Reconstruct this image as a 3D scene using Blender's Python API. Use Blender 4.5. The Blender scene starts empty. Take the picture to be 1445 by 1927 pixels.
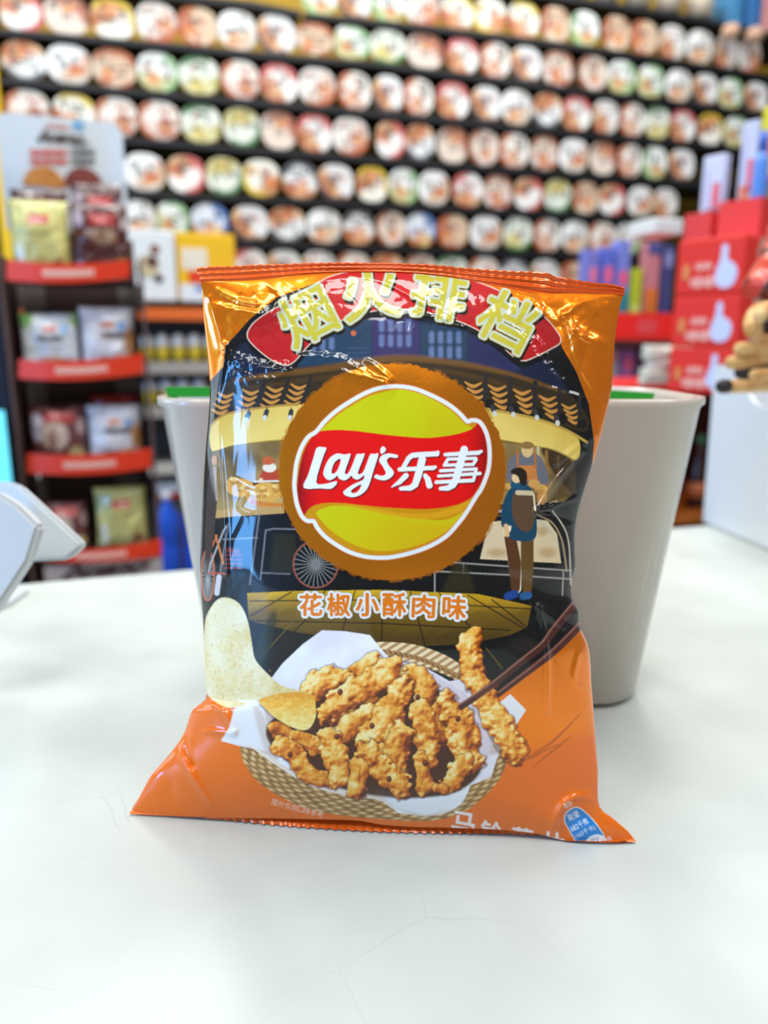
import bpy, bmesh, math, random
import numpy as np
from mathutils import Vector, Matrix

# ------------------------------------------------------------------ camera, world, lights
scene = bpy.context.scene
F, PITCH, CAMH = 1400.0, math.radians(12.6), 0.22
cd = bpy.data.cameras.new('camera'); cam = bpy.data.objects.new('camera', cd)
scene.collection.objects.link(cam); scene.camera = cam
cam.location = (0, 0, CAMH); cam.rotation_euler = (math.pi/2 - PITCH, 0, 0)
cd.sensor_fit = 'HORIZONTAL'; cd.sensor_width = 36.0; cd.lens = 36.0*F/1445.0
cd.clip_start = 0.01; cd.clip_end = 60
cd.dof.use_dof = True; cd.dof.focus_distance = 0.315; cd.dof.aperture_fstop = 6.8
scene.view_settings.view_transform = 'Standard'; scene.view_settings.look = 'None'
scene.view_settings.gamma = 1.0; scene.view_settings.use_curve_mapping = False
scene.view_settings.exposure = -0.05
scene.cycles.use_denoising = True
scene.cycles.max_bounces = 8
scene.cycles.sample_clamp_indirect = 6.0

w = bpy.data.worlds.new('world'); scene.world = w; w.use_nodes = True
WB = w.node_tree.nodes['Background']; WB.inputs[0].default_value = (0.93, 0.97, 1.0, 1); WB.inputs[1].default_value = 0.24

def area(name, loc, rot, sx, sy, power, col=(1, 1, 1)):
    l = bpy.data.lights.new(name, 'AREA'); l.shape = 'RECTANGLE'; l.size = sx; l.size_y = sy
    l.energy = power; l.color = col
    o = bpy.data.objects.new(name, l); scene.collection.objects.link(o)
    o.location = loc; o.rotation_euler = rot
    return o
CEIL = 2.05      # height of the shop ceiling above the counter
for i, (x, y, sx, sy, p) in enumerate([(-0.9, 1.15, 0.14, 1.3, 16), (0.35, 1.3, 0.14, 1.3, 16), (1.6, 1.5, 0.14, 1.3, 16),
                                       (-0.2, -0.42, 0.6, 0.6, 20), (-1.12, -0.5, 0.5, 0.6, 14), (1.22, -0.34, 0.65, 0.6, 16),  # unseen front panels, added where the bag's creases reflect them as white highlights
                                       (-0.6, 2.05, 0.25, 1.2, 22), (0.6, 2.3, 0.25, 1.2, 22)]):
    area('ceiling_lamp', (x, y, CEIL - 0.02), (0, 0, math.radians(18.5)), sx, sy, p, (1.0, 1.0, 0.98))
# unseen lights added at left: narrow blue for the bag's streak, broad pale fill
area('blue_streak_light', (-1.84, -0.59, 0.46), (math.radians(90), 0, math.radians(-63)), 0.27, 1.05, 23, (0.13, 0.44, 1.0))
area('left_fill_light', (-2.5, 0.75, 0.75), (math.radians(88), 0, math.radians(-94)), 1.3, 1.0, 19, (0.66, 0.84, 1.0))

# ------------------------------------------------------------------ helpers
def lin(c):
    c = np.asarray(c, float)/255.0
    return np.where(c <= 0.04045, c/12.92, ((c+0.055)/1.055)**2.4)
def rgba(c): return tuple(float(v) for v in lin(c)) + (1.0,)

A = math.radians(18.5)
E1 = Vector((math.cos(A), math.sin(A), 0)); E2 = Vector((-math.sin(A), math.cos(A), 0))
FW = Vector((0, math.cos(PITCH), -math.sin(PITCH))); UP = Vector((0, math.sin(PITCH), math.cos(PITCH)))
CAM = Vector((0, 0, CAMH))
def ray(px, py): return Vector((1, 0, 0))*((px-722.5)/F) + UP*(-(py-963.5)/F) + FW
def on_plane(px, py, n, d):
    r = ray(px, py); return CAM + r*((d - n.dot(CAM))/n.dot(r))
def on_z(px, py, z=0.0): return on_plane(px, py, Vector((0, 0, 1)), z)
def on_store(px, py, d): return on_plane(px, py, E2, d)        # a plane parallel to the back shelves, d metres away
def depth_of(P): return (P - CAM).dot(FW)

MATS = {}
def mat(name, col, rough=0.5, metal=0.0, coat=0.0, emit=None, estr=0.0, noise=None, trans=0.0, alpha=1.0):
    if name in MATS: return MATS[name]
    m = bpy.data.materials.new(name); m.use_nodes = True; nt = m.node_tree; b = nt.nodes['Principled BSDF']
    b.inputs['Base Color'].default_value = rgba(col); b.inputs['Roughness'].default_value = rough
    b.inputs['Metallic'].default_value = metal; b.inputs['Coat Weight'].default_value = coat
    b.inputs['Coat Roughness'].default_value = 0.08
    b.inputs['Transmission Weight'].default_value = trans; b.inputs['Alpha'].default_value = alpha
    if emit is not None:
        b.inputs['Emission Color'].default_value = rgba(emit); b.inputs['Emission Strength'].default_value = estr
    if noise:
        col2, scale, bump = noise
        t = nt.nodes.new('ShaderNodeTexCoord'); n = nt.nodes.new('ShaderNodeTexNoise'); n.inputs['Scale'].default_value = scale
        n.inputs['Detail'].default_value = 4; nt.links.new(t.outputs['Object'], n.inputs['Vector'])
        mx = nt.nodes.new('ShaderNodeMix'); mx.data_type = 'RGBA'
        mx.inputs[6].default_value = rgba(col); mx.inputs[7].default_value = rgba(col2)
        rp = nt.nodes.new('ShaderNodeMapRange'); rp.inputs[1].default_value = 0.4; rp.inputs[2].default_value = 0.65
        nt.links.new(n.outputs['Fac'], rp.inputs[0]); nt.links.new(rp.outputs[0], mx.inputs[0])
        nt.links.new(mx.outputs[2], b.inputs['Base Color'])
        if bump:
            bp = nt.nodes.new('ShaderNodeBump'); bp.inputs['Strength'].default_value = bump; bp.inputs['Distance'].default_value = 0.002
            nt.links.new(n.outputs['Fac'], bp.inputs['Height']); nt.links.new(bp.outputs[0], b.inputs['Normal'])
    MATS[name] = m; return m
def print_mat(name, rough=0.35, coat=0.0):       # colour printed on the thing, held in its 'ink' attribute
    if name in MATS: return MATS[name]
    m = mat(name, (255, 255, 255), rough, 0, coat); nt = m.node_tree
    a = nt.nodes.new('ShaderNodeAttribute'); a.attribute_name = 'ink'
    nt.links.new(a.outputs['Color'], nt.nodes['Principled BSDF'].inputs['Base Color'])
    return m

def link(name, me, m, parent=None):
    o = bpy.data.objects.new(name, me); scene.collection.objects.link(o)
    if m is not None and not me.materials: me.materials.append(m)
    if parent is not None: o.parent = parent
    return o
def tag(o, label=None, cat=None, group=None, kind=None):
    for k, v in (('label', label), ('category', cat), ('group', group), ('kind', kind)):
        if v: o[k] = v
    return o
def empty(name, loc, rotz=0.0, label=None, cat=None, group=None):
    o = bpy.data.objects.new(name, None); scene.collection.objects.link(o); o.empty_display_size = 0.02
    o.location = loc; o.rotation_euler = (0, 0, rotz); return tag(o, label, cat, group)
def smooth(me, on=True):
    me.polygons.foreach_set('use_smooth', [on]*len(me.polygons)); me.update(); return me
def bm_mesh(name, bm, sm=False):
    me = bpy.data.meshes.new(name); bm.to_mesh(me); bm.free()
    if sm: smooth(me)
    return me
def box_bm(sx, sy, sz, c=(0, 0, 0), bev=0.0, seg=2):   # c is the centre
    bm = bmesh.new(); bmesh.ops.create_cube(bm, size=1.0)
    for v in bm.verts: v.co = Vector((v.co.x*sx + c[0], v.co.y*sy + c[1], v.co.z*sz + c[2]))
    if bev > 0: bmesh.ops.bevel(bm, geom=bm.edges[:], offset=min(bev, 0.45*min(sx, sy, sz)), segments=seg, affect='EDGES', profile=0.5)
    return bm
def box(name, sx, sy, sz, c, m, parent=None, bev=0.0):
    return link(name, bm_mesh(name, box_bm(sx, sy, sz, c, bev)), m, parent)
def join_bm(dst, src):
    me = bpy.data.meshes.new('t'); src.to_mesh(me); src.free(); dst.from_mesh(me); bpy.data.meshes.remove(me)
def lathe_bm(prof, n=24, se=2.0):                       # prof: (radius, z); se > 2 gives a squarer outline
    bm = bmesh.new(); rings = []
    for r, z in prof:
        ring = []
        for k in range(n):
            a = 2*math.pi*k/n; ca, sa = math.cos(a), math.sin(a)
            q = (abs(ca)**se + abs(sa)**se)**(-1.0/se)
            ring.append(bm.verts.new((r*q*ca, r*q*sa, z)))
        rings.append(ring)
    for a, b in zip(rings, rings[1:]):
        for k in range(n): bm.faces.new((a[k], a[(k+1) % n], b[(k+1) % n], b[k]))
    bm.faces.new(rings[0][::-1]); bm.faces.new(rings[-1]); return bm
def prism_bm(pts, thick):                               # outline in x,z extruded along +y
    bm = bmesh.new(); f = [bm.verts.new((x, 0, z)) for x, z in pts]; b = [bm.verts.new((x, thick, z)) for x, z in pts]
    n = len(pts); bm.faces.new(f); bm.faces.new(b[::-1])
    for k in range(n): bm.faces.new((f[k], b[k], b[(k+1) % n], f[(k+1) % n]))
    bmesh.ops.recalc_face_normals(bm, faces=bm.faces[:]); return bm
def cr(pts, closed=False, n=8):                         # Catmull-Rom through the points
    P = np.asarray(pts, float); N = len(P); out = []
    rng = range(N) if closed else range(N-1)
    for i in rng:
        if closed: p0, p1, p2, p3 = P[i-1], P[i], P[(i+1) % N], P[(i+2) % N]
        else: p0, p1, p2, p3 = P[max(i-1, 0)], P[i], P[i+1], P[min(i+2, N-1)]
        for k in range(n):
            t = k/n
            out.append(0.5*((2*p1) + (-p0+p2)*t + (2*p0-5*p1+4*p2-p3)*t*t + (-p0+3*p1-3*p2+p3)*t**3))
    if not closed: out.append(P[-1])
    return np.array(out)
def tube_bm(pts, radii, n=12, caps=True):
    P = [Vector(p) for p in pts]; bm = bmesh.new(); rings = []
    for i, p in enumerate(P):
        d = (P[min(i+1, len(P)-1)] - P[max(i-1, 0)]).normalized()
        s = d.cross(Vector((0, 0, 1)));  s = s.normalized() if s.length > 1e-4 else Vector((1, 0, 0)); t = s.cross(d).normalized()
        r = radii[i] if hasattr(radii, '__len__') else radii
        rings.append([bm.verts.new(p + s*(r*math.cos(2*math.pi*k/n)) + t*(r*math.sin(2*math.pi*k/n))) for k in range(n)])
    for a, b in zip(rings, rings[1:]):
        for k in range(n): bm.faces.new((a[k], b[k], b[(k+1) % n], a[(k+1) % n]))
    if caps: bm.faces.new(rings[0]); bm.faces.new(rings[-1][::-1])
    bmesh.ops.recalc_face_normals(bm, faces=bm.faces[:]); return bm
def glyphs(body, offset=0.0, size=1.0):                 # triangles of a line of lettering, baseline at y = 0
    c = bpy.data.curves.new('t', 'FONT'); c.body = body; c.size = size; c.offset = offset; c.resolution_u = 4
    o = bpy.data.objects.new('t', c); scene.collection.objects.link(o); bpy.context.view_layer.update()
    ev = o.evaluated_get(bpy.context.evaluated_depsgraph_get()); me = ev.to_mesh(); me.calc_loop_triangles()
    V = np.array([v.co[:2] for v in me.vertices]); T = np.array([t.vertices[:] for t in me.loop_triangles])
    ev.to_mesh_clear(); bpy.data.objects.remove(o); bpy.data.curves.remove(c)
    return V, T
def lettering(body, width, height, m, parent, loc, offset=0.0, shear=0.0, thick=0.0006, name='lettering', label=None):
    V, T = glyphs(body, offset); V = V - V.min(0); V = V/np.maximum(V.max(0), 1e-6)
    V[:, 0] += shear*V[:, 1]; V[:, 0] /= max(V[:, 0].max(), 1e-6)
    me = bpy.data.meshes.new(name); n = len(V)
    co = [(x*width - width/2, 0, y*height - height/2) for x, y in V]
    me.from_pydata(co, [], [tuple(t) for t in T]); me.update()
    o = link(name, me, m, parent); o.location = loc
    so = o.modifiers.new('depth', 'SOLIDIFY'); so.thickness = thick; so.offset = 0
    if label: o['label'] = label
    return o
def vnoise(x, y, seed=0):                               # smooth value noise in -1..1 on arrays
    r = np.random.RandomState(seed).uniform(-1, 1, (256, 256)).astype(np.float32)
    xi = np.floor(x).astype(int); yi = np.floor(y).astype(int); fx = x-xi; fy = y-yi
    fx = fx*fx*fx*(fx*(fx*6-15)+10); fy = fy*fy*fy*(fy*(fy*6-15)+10)
    a = r[yi % 256, xi % 256]; b = r[yi % 256, (xi+1) % 256]; c = r[(yi+1) % 256, xi % 256]; d = r[(yi+1) % 256, (xi+1) % 256]
    return (a*(1-fx)+b*fx)*(1-fy) + (c*(1-fx)+d*fx)*fy
def fbm(x, y, seed=0, o=3):
    s = 0; a = 1.0
    for k in range(o): s = s + a*vnoise(x*2**k + 17*k, y*2**k + 31*k, seed+k); a *= 0.5
    return s
def set_ink(me, cols):
    a = me.attributes.new('ink', 'FLOAT_COLOR', 'POINT'); c = np.ones((len(cols), 4), np.float32); c[:, :3] = cols
    a.data.foreach_set('color', c.ravel())

# ------------------------------------------------------------------ the print on the snack bag (one canvas of ink, read off per vertex)
X0, Y0, X1, Y1, SS = 232, 488, 1208, 1600, 2
CW, CH = (X1-X0)*SS, (Y1-Y0)*SS
INK = np.zeros((CH, CW, 3), np.float32); FOIL = np.zeros((CH, CW), np.float32); PID = np.zeros((CH, CW), np.uint8)
def win(x0, y0, x1, y1):
    a = max(0, int((x0-X0)*SS)); b = min(CW, int((x1-X0)*SS)+2); c = max(0, int((y0-Y0)*SS)); d = min(CH, int((y1-Y0)*SS)+2)
    return slice(c, d), slice(a, b)
def grid(sl):
    ys, xs = sl
    return np.meshgrid((np.arange(xs.start, xs.stop)+0.5)/SS + X0, (np.arange(ys.start, ys.stop)+0.5)/SS + Y0)
def put(sl, cov, col, foil=None, pid=None, alpha=1.0):
    k = (cov*alpha).astype(np.float32)
    c = col if isinstance(col, np.ndarray) and col.ndim == 3 else lin(col).astype(np.float32)
    INK[sl] = INK[sl]*(1-k[..., None]) + c*k[..., None]
    if foil is not None: FOIL[sl] = FOIL[sl]*(1-k) + foil*k
    if pid is not None: PID[sl] = np.where(k > 0.5, pid, PID[sl])
def rings_mask(rings):
    P = [np.asarray(r, float) for r in rings]; allp = np.concatenate(P)
    sl = win(allp[:, 0].min()-1, allp[:, 1].min()-1, allp[:, 0].max()+1, allp[:, 1].max()+1)
    H = sl[0].stop - sl[0].start; W = sl[1].stop - sl[1].start; m = np.zeros((max(H, 0), max(W, 0)), bool)
    if m.size == 0: return sl, m.astype(np.float32)
    E = np.concatenate([np.hstack([r, np.roll(r, -1, 0)]) for r in P])
    E[:, [0, 2]] = (E[:, [0, 2]] - X0)*SS - sl[1].start; E[:, [1, 3]] = (E[:, [1, 3]] - Y0)*SS - sl[0].start
    for i in range(H):
        y = i + 0.5; s = E[(E[:, 1] <= y) != (E[:, 3] <= y)]
        if len(s) == 0: continue
        xs = np.sort(s[:, 0] + (y - s[:, 1])/(s[:, 3]-s[:, 1])*(s[:, 2]-s[:, 0]))
        for a, b in zip(xs[::2], xs[1::2]): m[i, max(0, int(round(a))):max(0, int(round(b)))] = True
    return sl, m.astype(np.float32)
def poly(pts, col, foil=0.0, pid=None, alpha=1.0, sp=True, soft=0):
    r = cr(pts, True) if sp else pts
    sl, m = rings_mask([r])
    if soft: m = blur(m, soft)
    put(sl, m, col, foil, pid, alpha); return sl, m
def blur(m, r):
    k = np.exp(-0.5*(np.arange(-3*r, 3*r+1)/r)**2); k /= k.sum()
    for ax in (0, 1): m = np.apply_along_axis(lambda v: np.convolve(v, k, 'same'), ax, m)
    return m.astype(np.float32)
def dilate(m, r):
    out = m.copy(); R = int(math.ceil(r))
    for dy in range(-R, R+1):
        w_ = int(math.sqrt(max(r*r-dy*dy, 0)))
        if abs(dy) > r: continue
        row = m.copy()
        for dx in range(1, w_+1):
            row[:, dx:] = np.maximum(row[:, dx:], m[:, :-dx]); row[:, :-dx] = np.maximum(row[:, :-dx], m[:, dx:])
        if dy > 0: out[dy:] = np.maximum(out[dy:], row[:-dy])
        elif dy < 0: out[:dy] = np.maximum(out[:dy], row[-dy:])
        else: out = np.maximum(out, row)
    return out
def seg_dist(gx, gy, pts, wid):
    best = np.full(gx.shape, 1e9, np.float32); P = np.asarray(pts, float); n = len(P)
    W = np.interp(np.linspace(0, 1, n), np.linspace(0, 1, len(wid)), wid) if hasattr(wid, '__len__') else np.full(n, wid)
    for i in range(n-1):
        a, b = P[i], P[i+1]; d = b-a; L = max(d @ d, 1e-9)
        t = np.clip(((gx-a[0])*d[0] + (gy-a[1])*d[1])/L, 0, 1)
        best = np.minimum(best, np.hypot(gx-a[0]-t*d[0], gy-a[1]-t*d[1]) - (W[i] + t*(W[i+1]-W[i]))/2)
    return best                                          # signed: negative inside
def stroke(pts, wid, col, foil=0.0, pid=None, alpha=1.0, sp=False, soft=0.5):
    if sp: pts = cr(pts)
    P = np.asarray(pts, float); r = (max(wid) if hasattr(wid, '__len__') else wid)/2 + 2*soft + 1
    sl = win(P[:, 0].min()-r, P[:, 1].min()-r, P[:, 0].max()+r, P[:, 1].max()+r); gx, gy = grid(sl)
    if gx.size == 0: return
    put(sl, np.clip(0.5 - seg_dist(gx, gy, P, wid)/(2*soft), 0, 1), col, foil, pid, alpha)
def ell(cx, cy, rx, ry, col, foil=0.0, pid=None, alpha=1.0, soft=0.02):
    sl = win(cx-rx*(1+soft)-1, cy-ry*(1+soft)-1, cx+rx*(1+soft)+1, cy+ry*(1+soft)+1); gx, gy = grid(sl)
    d = np.hypot((gx-cx)/rx, (gy-cy)/ry); put(sl, np.clip((1-d)/soft + 0.5, 0, 1), col, foil, pid, alpha)
def glyph_mask(body, cx, cy, w_, h_, rot=0, shear=0, offset=0.0, pad=14):
    V, T = glyphs(body, offset); mn, mx = V.min(0), V.max(0); V = (V - (mn+mx)/2)/(mx-mn)
    V[:, 1] *= -1; V[:, 0] -= shear*V[:, 1]; V = V*[w_, h_]
    a = math.radians(rot); V = V @ np.array([[math.cos(a), math.sin(a)], [-math.sin(a), math.cos(a)]]) + [cx, cy]
    sl = win(V[:, 0].min()-pad, V[:, 1].min()-pad, V[:, 0].max()+pad, V[:, 1].max()+pad)
    m = np.zeros((sl[0].stop-sl[0].start, sl[1].stop-sl[1].start), np.float32)
    for t in T:
        s2, mm = rings_mask([V[t]])
        if mm.size == 0: continue
        oy, ox = s2[0].start-sl[0].start, s2[1].start-sl[1].start
        y0, x0 = max(0, -oy), max(0, -ox); mm = mm[y0:, x0:]; oy += y0; ox += x0
        h2 = min(mm.shape[0], m.shape[0]-oy); w2 = min(mm.shape[1], m.shape[1]-ox)
        if h2 > 0 and w2 > 0: m[oy:oy+h2, ox:ox+w2] = np.maximum(m[oy:oy+h2, ox:ox+w2], mm[:h2, :w2])
    return sl, m
def shift(m, dx, dy):
    o = np.zeros_like(m); dx, dy = int(dx*SS), int(dy*SS); H, W = m.shape
    o[max(dy, 0):H+min(dy, 0), max(dx, 0):W+min(dx, 0)] = m[max(-dy, 0):H-max(dy, 0), max(-dx, 0):W-max(dx, 0)]; return o
def ramp(t, stops):
    ks = [s[0] for s in stops]; cs = lin([s[1] for s in stops])
    return np.stack([np.interp(t, ks, cs[:, k]) for k in range(3)], -1).astype(np.float32)

# --- ground of the print: foil orange above, opaque orange below
FULL = win(X0, Y0, X1, Y1); GX, GY = grid(FULL); FULLC = np.ones(GX.shape, np.float32)
put(FULL, FULLC, (244, 128, 8), 0.85)
low = np.clip((GY - (1330 - 0.35*(GX-700) + 90*np.exp(-((GX-400)/90)**2)*0))/60, 0, 1)
low = np.where(GX < 600, np.clip((GY-1240)/50, 0, 1), np.clip((GY - (1395 + (1000-GX)*0.25))/30 + 0.15*fbm(GX/40, GY/9, 5), 0, 1))
put(FULL, low.astype(np.float32), (236, 112, 16), 0.0)
for pts in ([(985, 1430), (1040, 1395), (1095, 1340)], [(965, 1440), (1000, 1425), (1050, 1400)], [(1000, 1445), (1050, 1405), (1075, 1385)]):
    stroke(pts, [1, 5, 1], (196, 92, 14), 0.5, sp=True)
# --- the night market picture
PIC = [(424, 650), (445, 628), (470, 600), (520, 560), (600, 530), (740, 515), (880, 535), (980, 580), (1050, 640), (1085, 700), (1108, 760),
       (1118, 830), (1112, 900), (1100, 960), (1100, 1080), (1105, 1160), (1092, 1182), (1020, 1248), (950, 1300), (880, 1345), (600, 1345), (470, 1300), (380, 1280), (370, 1130), (370, 900), (376, 780), (392, 720), (420, 690)]
poly(PIC, (9, 10, 12), 0.0, sp=False)
def inpic(pts, col, **k): poly(pts, col, 0.0, **k)
# sky and far buildings
inpic([(445, 660), (470, 640), (560, 600), (740, 580), (900, 600), (1010, 660), (1060, 720), (1060, 745), (900, 695), (760, 672), (600, 692), (480, 712), (432, 720)], (24, 32, 56), soft=3)
inpic([(560, 690), (575, 650), (620, 612), (700, 600), (700, 680)], (36, 64, 90), soft=4, sp=False)
inpic([(700, 600), (790, 596), (790, 680), (700, 684)], (54, 46, 96), soft=2, sp=False)
inpic([(790, 606), (880, 620), (880, 690), (790, 680)], (34, 60, 84), soft=3, sp=False)
inpic([(880, 630), (960, 660), (980, 700), (880, 690)], (40, 42, 84), soft=3, sp=False)
for bx, by, nx, ny in ((718, 606, 4, 2), (812, 628, 4, 2), (590, 640, 3, 1)):
    for i in range(nx):
        for j in range(ny): stroke([(bx+i*17, by+j*28), (bx+i*17, by+j*28+14)], 10, (112, 132, 176), alpha=0.75, soft=2.5)
for i in range(3): stroke([(655, 655+i*9), (690, 655+i*9)], 3, (70, 84, 120), alpha=0.6, soft=1.5)
ell(665, 627, 5, 5, (214, 108, 60), soft=0.4)
# awning roof
inpic([(395, 745), (440, 712), (520, 702), (620, 690), (740, 672), (850, 680), (960, 702), (1060, 735), (1100, 775), (1108, 800), (1090, 812), (1000, 782), (900, 760), (740, 745), (600, 752), (500, 768), (400, 790)], (52, 40, 22), soft=1)
stroke([(440, 716), (520, 704), (620, 692), (740, 674), (850, 682), (960, 704), (1060, 738)], [4, 12, 14, 10, 4], (122, 82, 32), sp=True, alpha=0.8, soft=3)
stroke([(470, 730), (600, 712), (740, 694), (880, 706), (1040, 756)], 8, (84, 58, 26), sp=True, alpha=0.8, soft=4)
def tiles(x, y, s, lean):
    for k in range(4):
        yy = y + k*11*s; xx = x + lean*k*4
        stroke([(xx-15*s, yy-3), (xx, yy+5*s), (xx+15*s, yy-1)], [3, 7*s, 3], (206, 142, 66), sp=True)
        stroke([(xx-16*s, yy+3), (xx, yy+10*s), (xx+16*s, yy+4)], 2.6, (34, 28, 22), sp=True)
    stroke([(x+24*s, y-16), (x+14*s+lean*8, y+42*s)], 8*s, (42, 38, 40)); ell(x+20*s+lean*8, y+40*s, 11*s, 10*s, (24, 22, 20))
for x, y, s in ((425, 742, .95), (472, 736, 1), (518, 731, 1), (562, 726, .95), (890, 722, 1.0), (935, 728, 1.05), (982, 736, 1.05), (1030, 748, 1.0), (1070, 764, .85)): tiles(x, y, s, -1 if x < 700 else 1)
# valance and lamps
sl, m = rings_mask([cr([(398, 800), (430, 778), (520, 764), (640, 758), (760, 757), (900, 768), (1000, 784), (1062, 806), (1090, 830), (1082, 866), (1020, 842), (900, 826), (740, 818), (560, 826), (440, 838), (400, 850)], True)])
gx, gy = grid(sl); put(sl, m, ramp(np.clip(1-np.abs(gx-730)/430 + 0.25*(gy-780)/60, 0, 1), [(0, (120, 92, 26)), (0.25, (214, 176, 70)), (0.6, (236, 208, 112)), (1, (240, 214, 120))]), 0.0)
stroke([(398, 800), (430, 778), (520, 764), (560, 762)], 4, (186, 140, 60), sp=True); stroke([(905, 768), (1000, 786), (1062, 808), (1104, 832)], 5, (196, 160, 72), sp=True)
stroke([(440, 839), (500, 831), (560, 827)], 3, (160, 128, 40), sp=True); stroke([(940, 828), (1020, 843), (1080, 866)], 3, (160, 128, 40), sp=True)
for x, y, dx in ((468, 780, -7), (502, 776, -5), (548, 776, -3), (926, 768, 6), (961, 770, 6), (1007, 776, 4), (1046, 786, 4)):
    stroke([(x, y-9), (x, y-3)], 2, (40, 36, 34)); stroke([(x, y-2), (x+dx*.7, y+8)], 9, (58, 56, 58)); stroke([(x+dx*.75, y+9), (x+dx*.85, y+11)], 8, (214, 214, 210))
# lit inside of the stall
sl, m = rings_mask([[(398, 850), (440, 838), (560, 826), (740, 818), (900, 826), (1020, 842), (1078, 866), (1078, 930), (1060, 945), (900, 950), (540, 955), (398, 965)]])
gx, gy = grid(sl); put(sl, m, ramp(np.clip(0.55 + 0.25*fbm(gx/60, gy/60, 8) - np.abs(gx-720)/900, 0, 1), [(0, (96, 76, 40)), (0.5, (182, 152, 92)), (1, (214, 190, 126))]), 0.0)
inpic([(1020, 842), (1075, 866), (1082, 930), (1050, 900), (1030, 870)], (66, 46, 24), soft=3)
stroke([(1028, 850), (1030, 930)], 6, (150, 108, 52)); stroke([(1050, 858), (1052, 930)], 4, (96, 70, 36)); stroke([(1012, 842), (1016, 900)], 5, (206, 190, 150))
# left seller, left food trays and counter
inpic([(484, 905), (494, 886), (508, 882), (530, 884), (530, 905)], (186, 66, 40), sp=False); ell(507, 880, 13, 9, (236, 226, 206)); ell(504, 867, 11, 8, (196, 96, 52)); stroke([(496, 872), (516, 868)], 6, (196, 96, 52)); ell(491, 906, 5, 7, (230, 200, 160))
stroke([(480, 906), (530, 905)], 3, (232, 226, 216)); stroke([(476, 913), (530, 913)], 9, (60, 34, 24))
for cx, cy, rx, ry in ((452, 918, 26, 17), (440, 908, 14, 10), (500, 928, 30, 20), (520, 922, 14, 12), (478, 934, 16, 12)):
    ell(cx, cy, rx, ry, (222, 168, 76), soft=0.1)
    for k in range(9):
        a = k*2.4; ell(cx+rx*.6*math.cos(a)*(k/9), cy+ry*.6*math.sin(a)*(k/9)-2, 5, 3.5, (240, 202, 120) if k % 2 else (198, 138, 54), soft=0.3)
stroke([(472, 944), (500, 950), (535, 951)], 9, (226, 142, 50), sp=True)
for k in range(12): stroke([(474+k*5, 941+k*.7), (474+k*5, 948+k*.6)], 1.4, (150, 76, 20))
inpic([(398, 962), (440, 956), (535, 953), (535, 966), (440, 972), (398, 976)], (196, 156, 92), sp=False)
# left stall front
inpic([(378, 978), (535, 967), (560, 1000), (620, 1070), (700, 1100), (400, 1130), (374, 1130)], (14, 15, 18), sp=False)
for p in ([(488, 968), (470, 1100)], [(500, 998), (515, 995), (560, 996)], [(500, 998), (490, 1090)], [(420, 1015), (484, 1012)], [(430, 985), (412, 1090)], [(492, 1078), (545, 1080)]):
    stroke(p, 3, (128, 128, 132), alpha=0.85)
inpic([(515, 1004), (556, 1006), (556, 1078), (508, 1078)], (40, 38, 24), soft=5, sp=False)
for i in range(4):
    for j in range(4): stroke([(425+i*8, 1045+j*8), (430+i*8, 1045+j*8)], 4, (140, 60, 38), alpha=0.75)
stroke([(430, 1035), (446, 1038)], 9, (150, 62, 40), soft=2, alpha=.7)
def wheel(cx, cy, rx, ry, rim):
    n = 26; C2 = [(cx+rx*math.cos(2*math.pi*k/48), cy+ry*math.sin(2*math.pi*k/48)) for k in range(49)]
    for k in range(n):
        a = 2*math.pi*k/n; stroke([(cx, cy), (cx+rx*math.cos(a), cy+ry*math.sin(a))], 1.2, (170, 170, 166), alpha=0.8)
    stroke(C2, 3, rim); ell(cx, cy, 6*min(1, rx/ry), 6, (120, 120, 118))
wheel(594, 1062, 42, 44, (156, 84, 66)); wheel(391, 1082, 12, 48, (196, 104, 70))
stroke([(392, 1072), (420, 1000), (426, 990)], 3, (176, 174, 170)); stroke([(394, 1040), (408, 1008)], 3, (206, 104, 60)); stroke([(406, 1008), (420, 1060)], 4, (206, 120, 56)); stroke([(392, 1078), (424, 1080)], 3, (196, 80, 60))
stroke([(412, 1086), (408, 1116)], 10, (206, 204, 208))
# passer-by at the far left edge of the picture
inpic([(392, 900), (402, 896), (408, 930), (406, 970), (398, 1040), (388, 1080), (386, 1000)], (66, 52, 46)); ell(403, 866, 5, 9, (196, 142, 104), soft=.2); stroke([(404, 880), (408, 940)], 5, (170, 150, 136))
# right seller
inpic([(956, 872), (966, 858), (985, 850), (1006, 852), (1022, 868), (1032, 900), (1024, 912), (956, 905)], (110, 112, 122), sp=True); ell(992, 846, 11, 15, (222, 190, 130), soft=.06); ell(992, 838, 12, 7, (150, 112, 60), soft=.1)
inpic([(974, 876), (1008, 876), (1012, 905), (974, 905)], (206, 130, 64), sp=False); stroke([(974, 850), (974, 880)], 4, (190, 112, 50)); stroke([(1006, 852), (1008, 880)], 4, (190, 112, 50))
for cx, cy, rx, ry in ((1005, 910, 11, 8), (1018, 920, 12, 9), (1020, 935, 9, 14), (960, 915, 14, 6)): ell(cx, cy, rx, ry, (216, 164, 88), soft=.15)
for k in range(5): stroke([(1010+k*4, 922), (1012+k*3, 950)], 1.5, (150, 90, 40))
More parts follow.
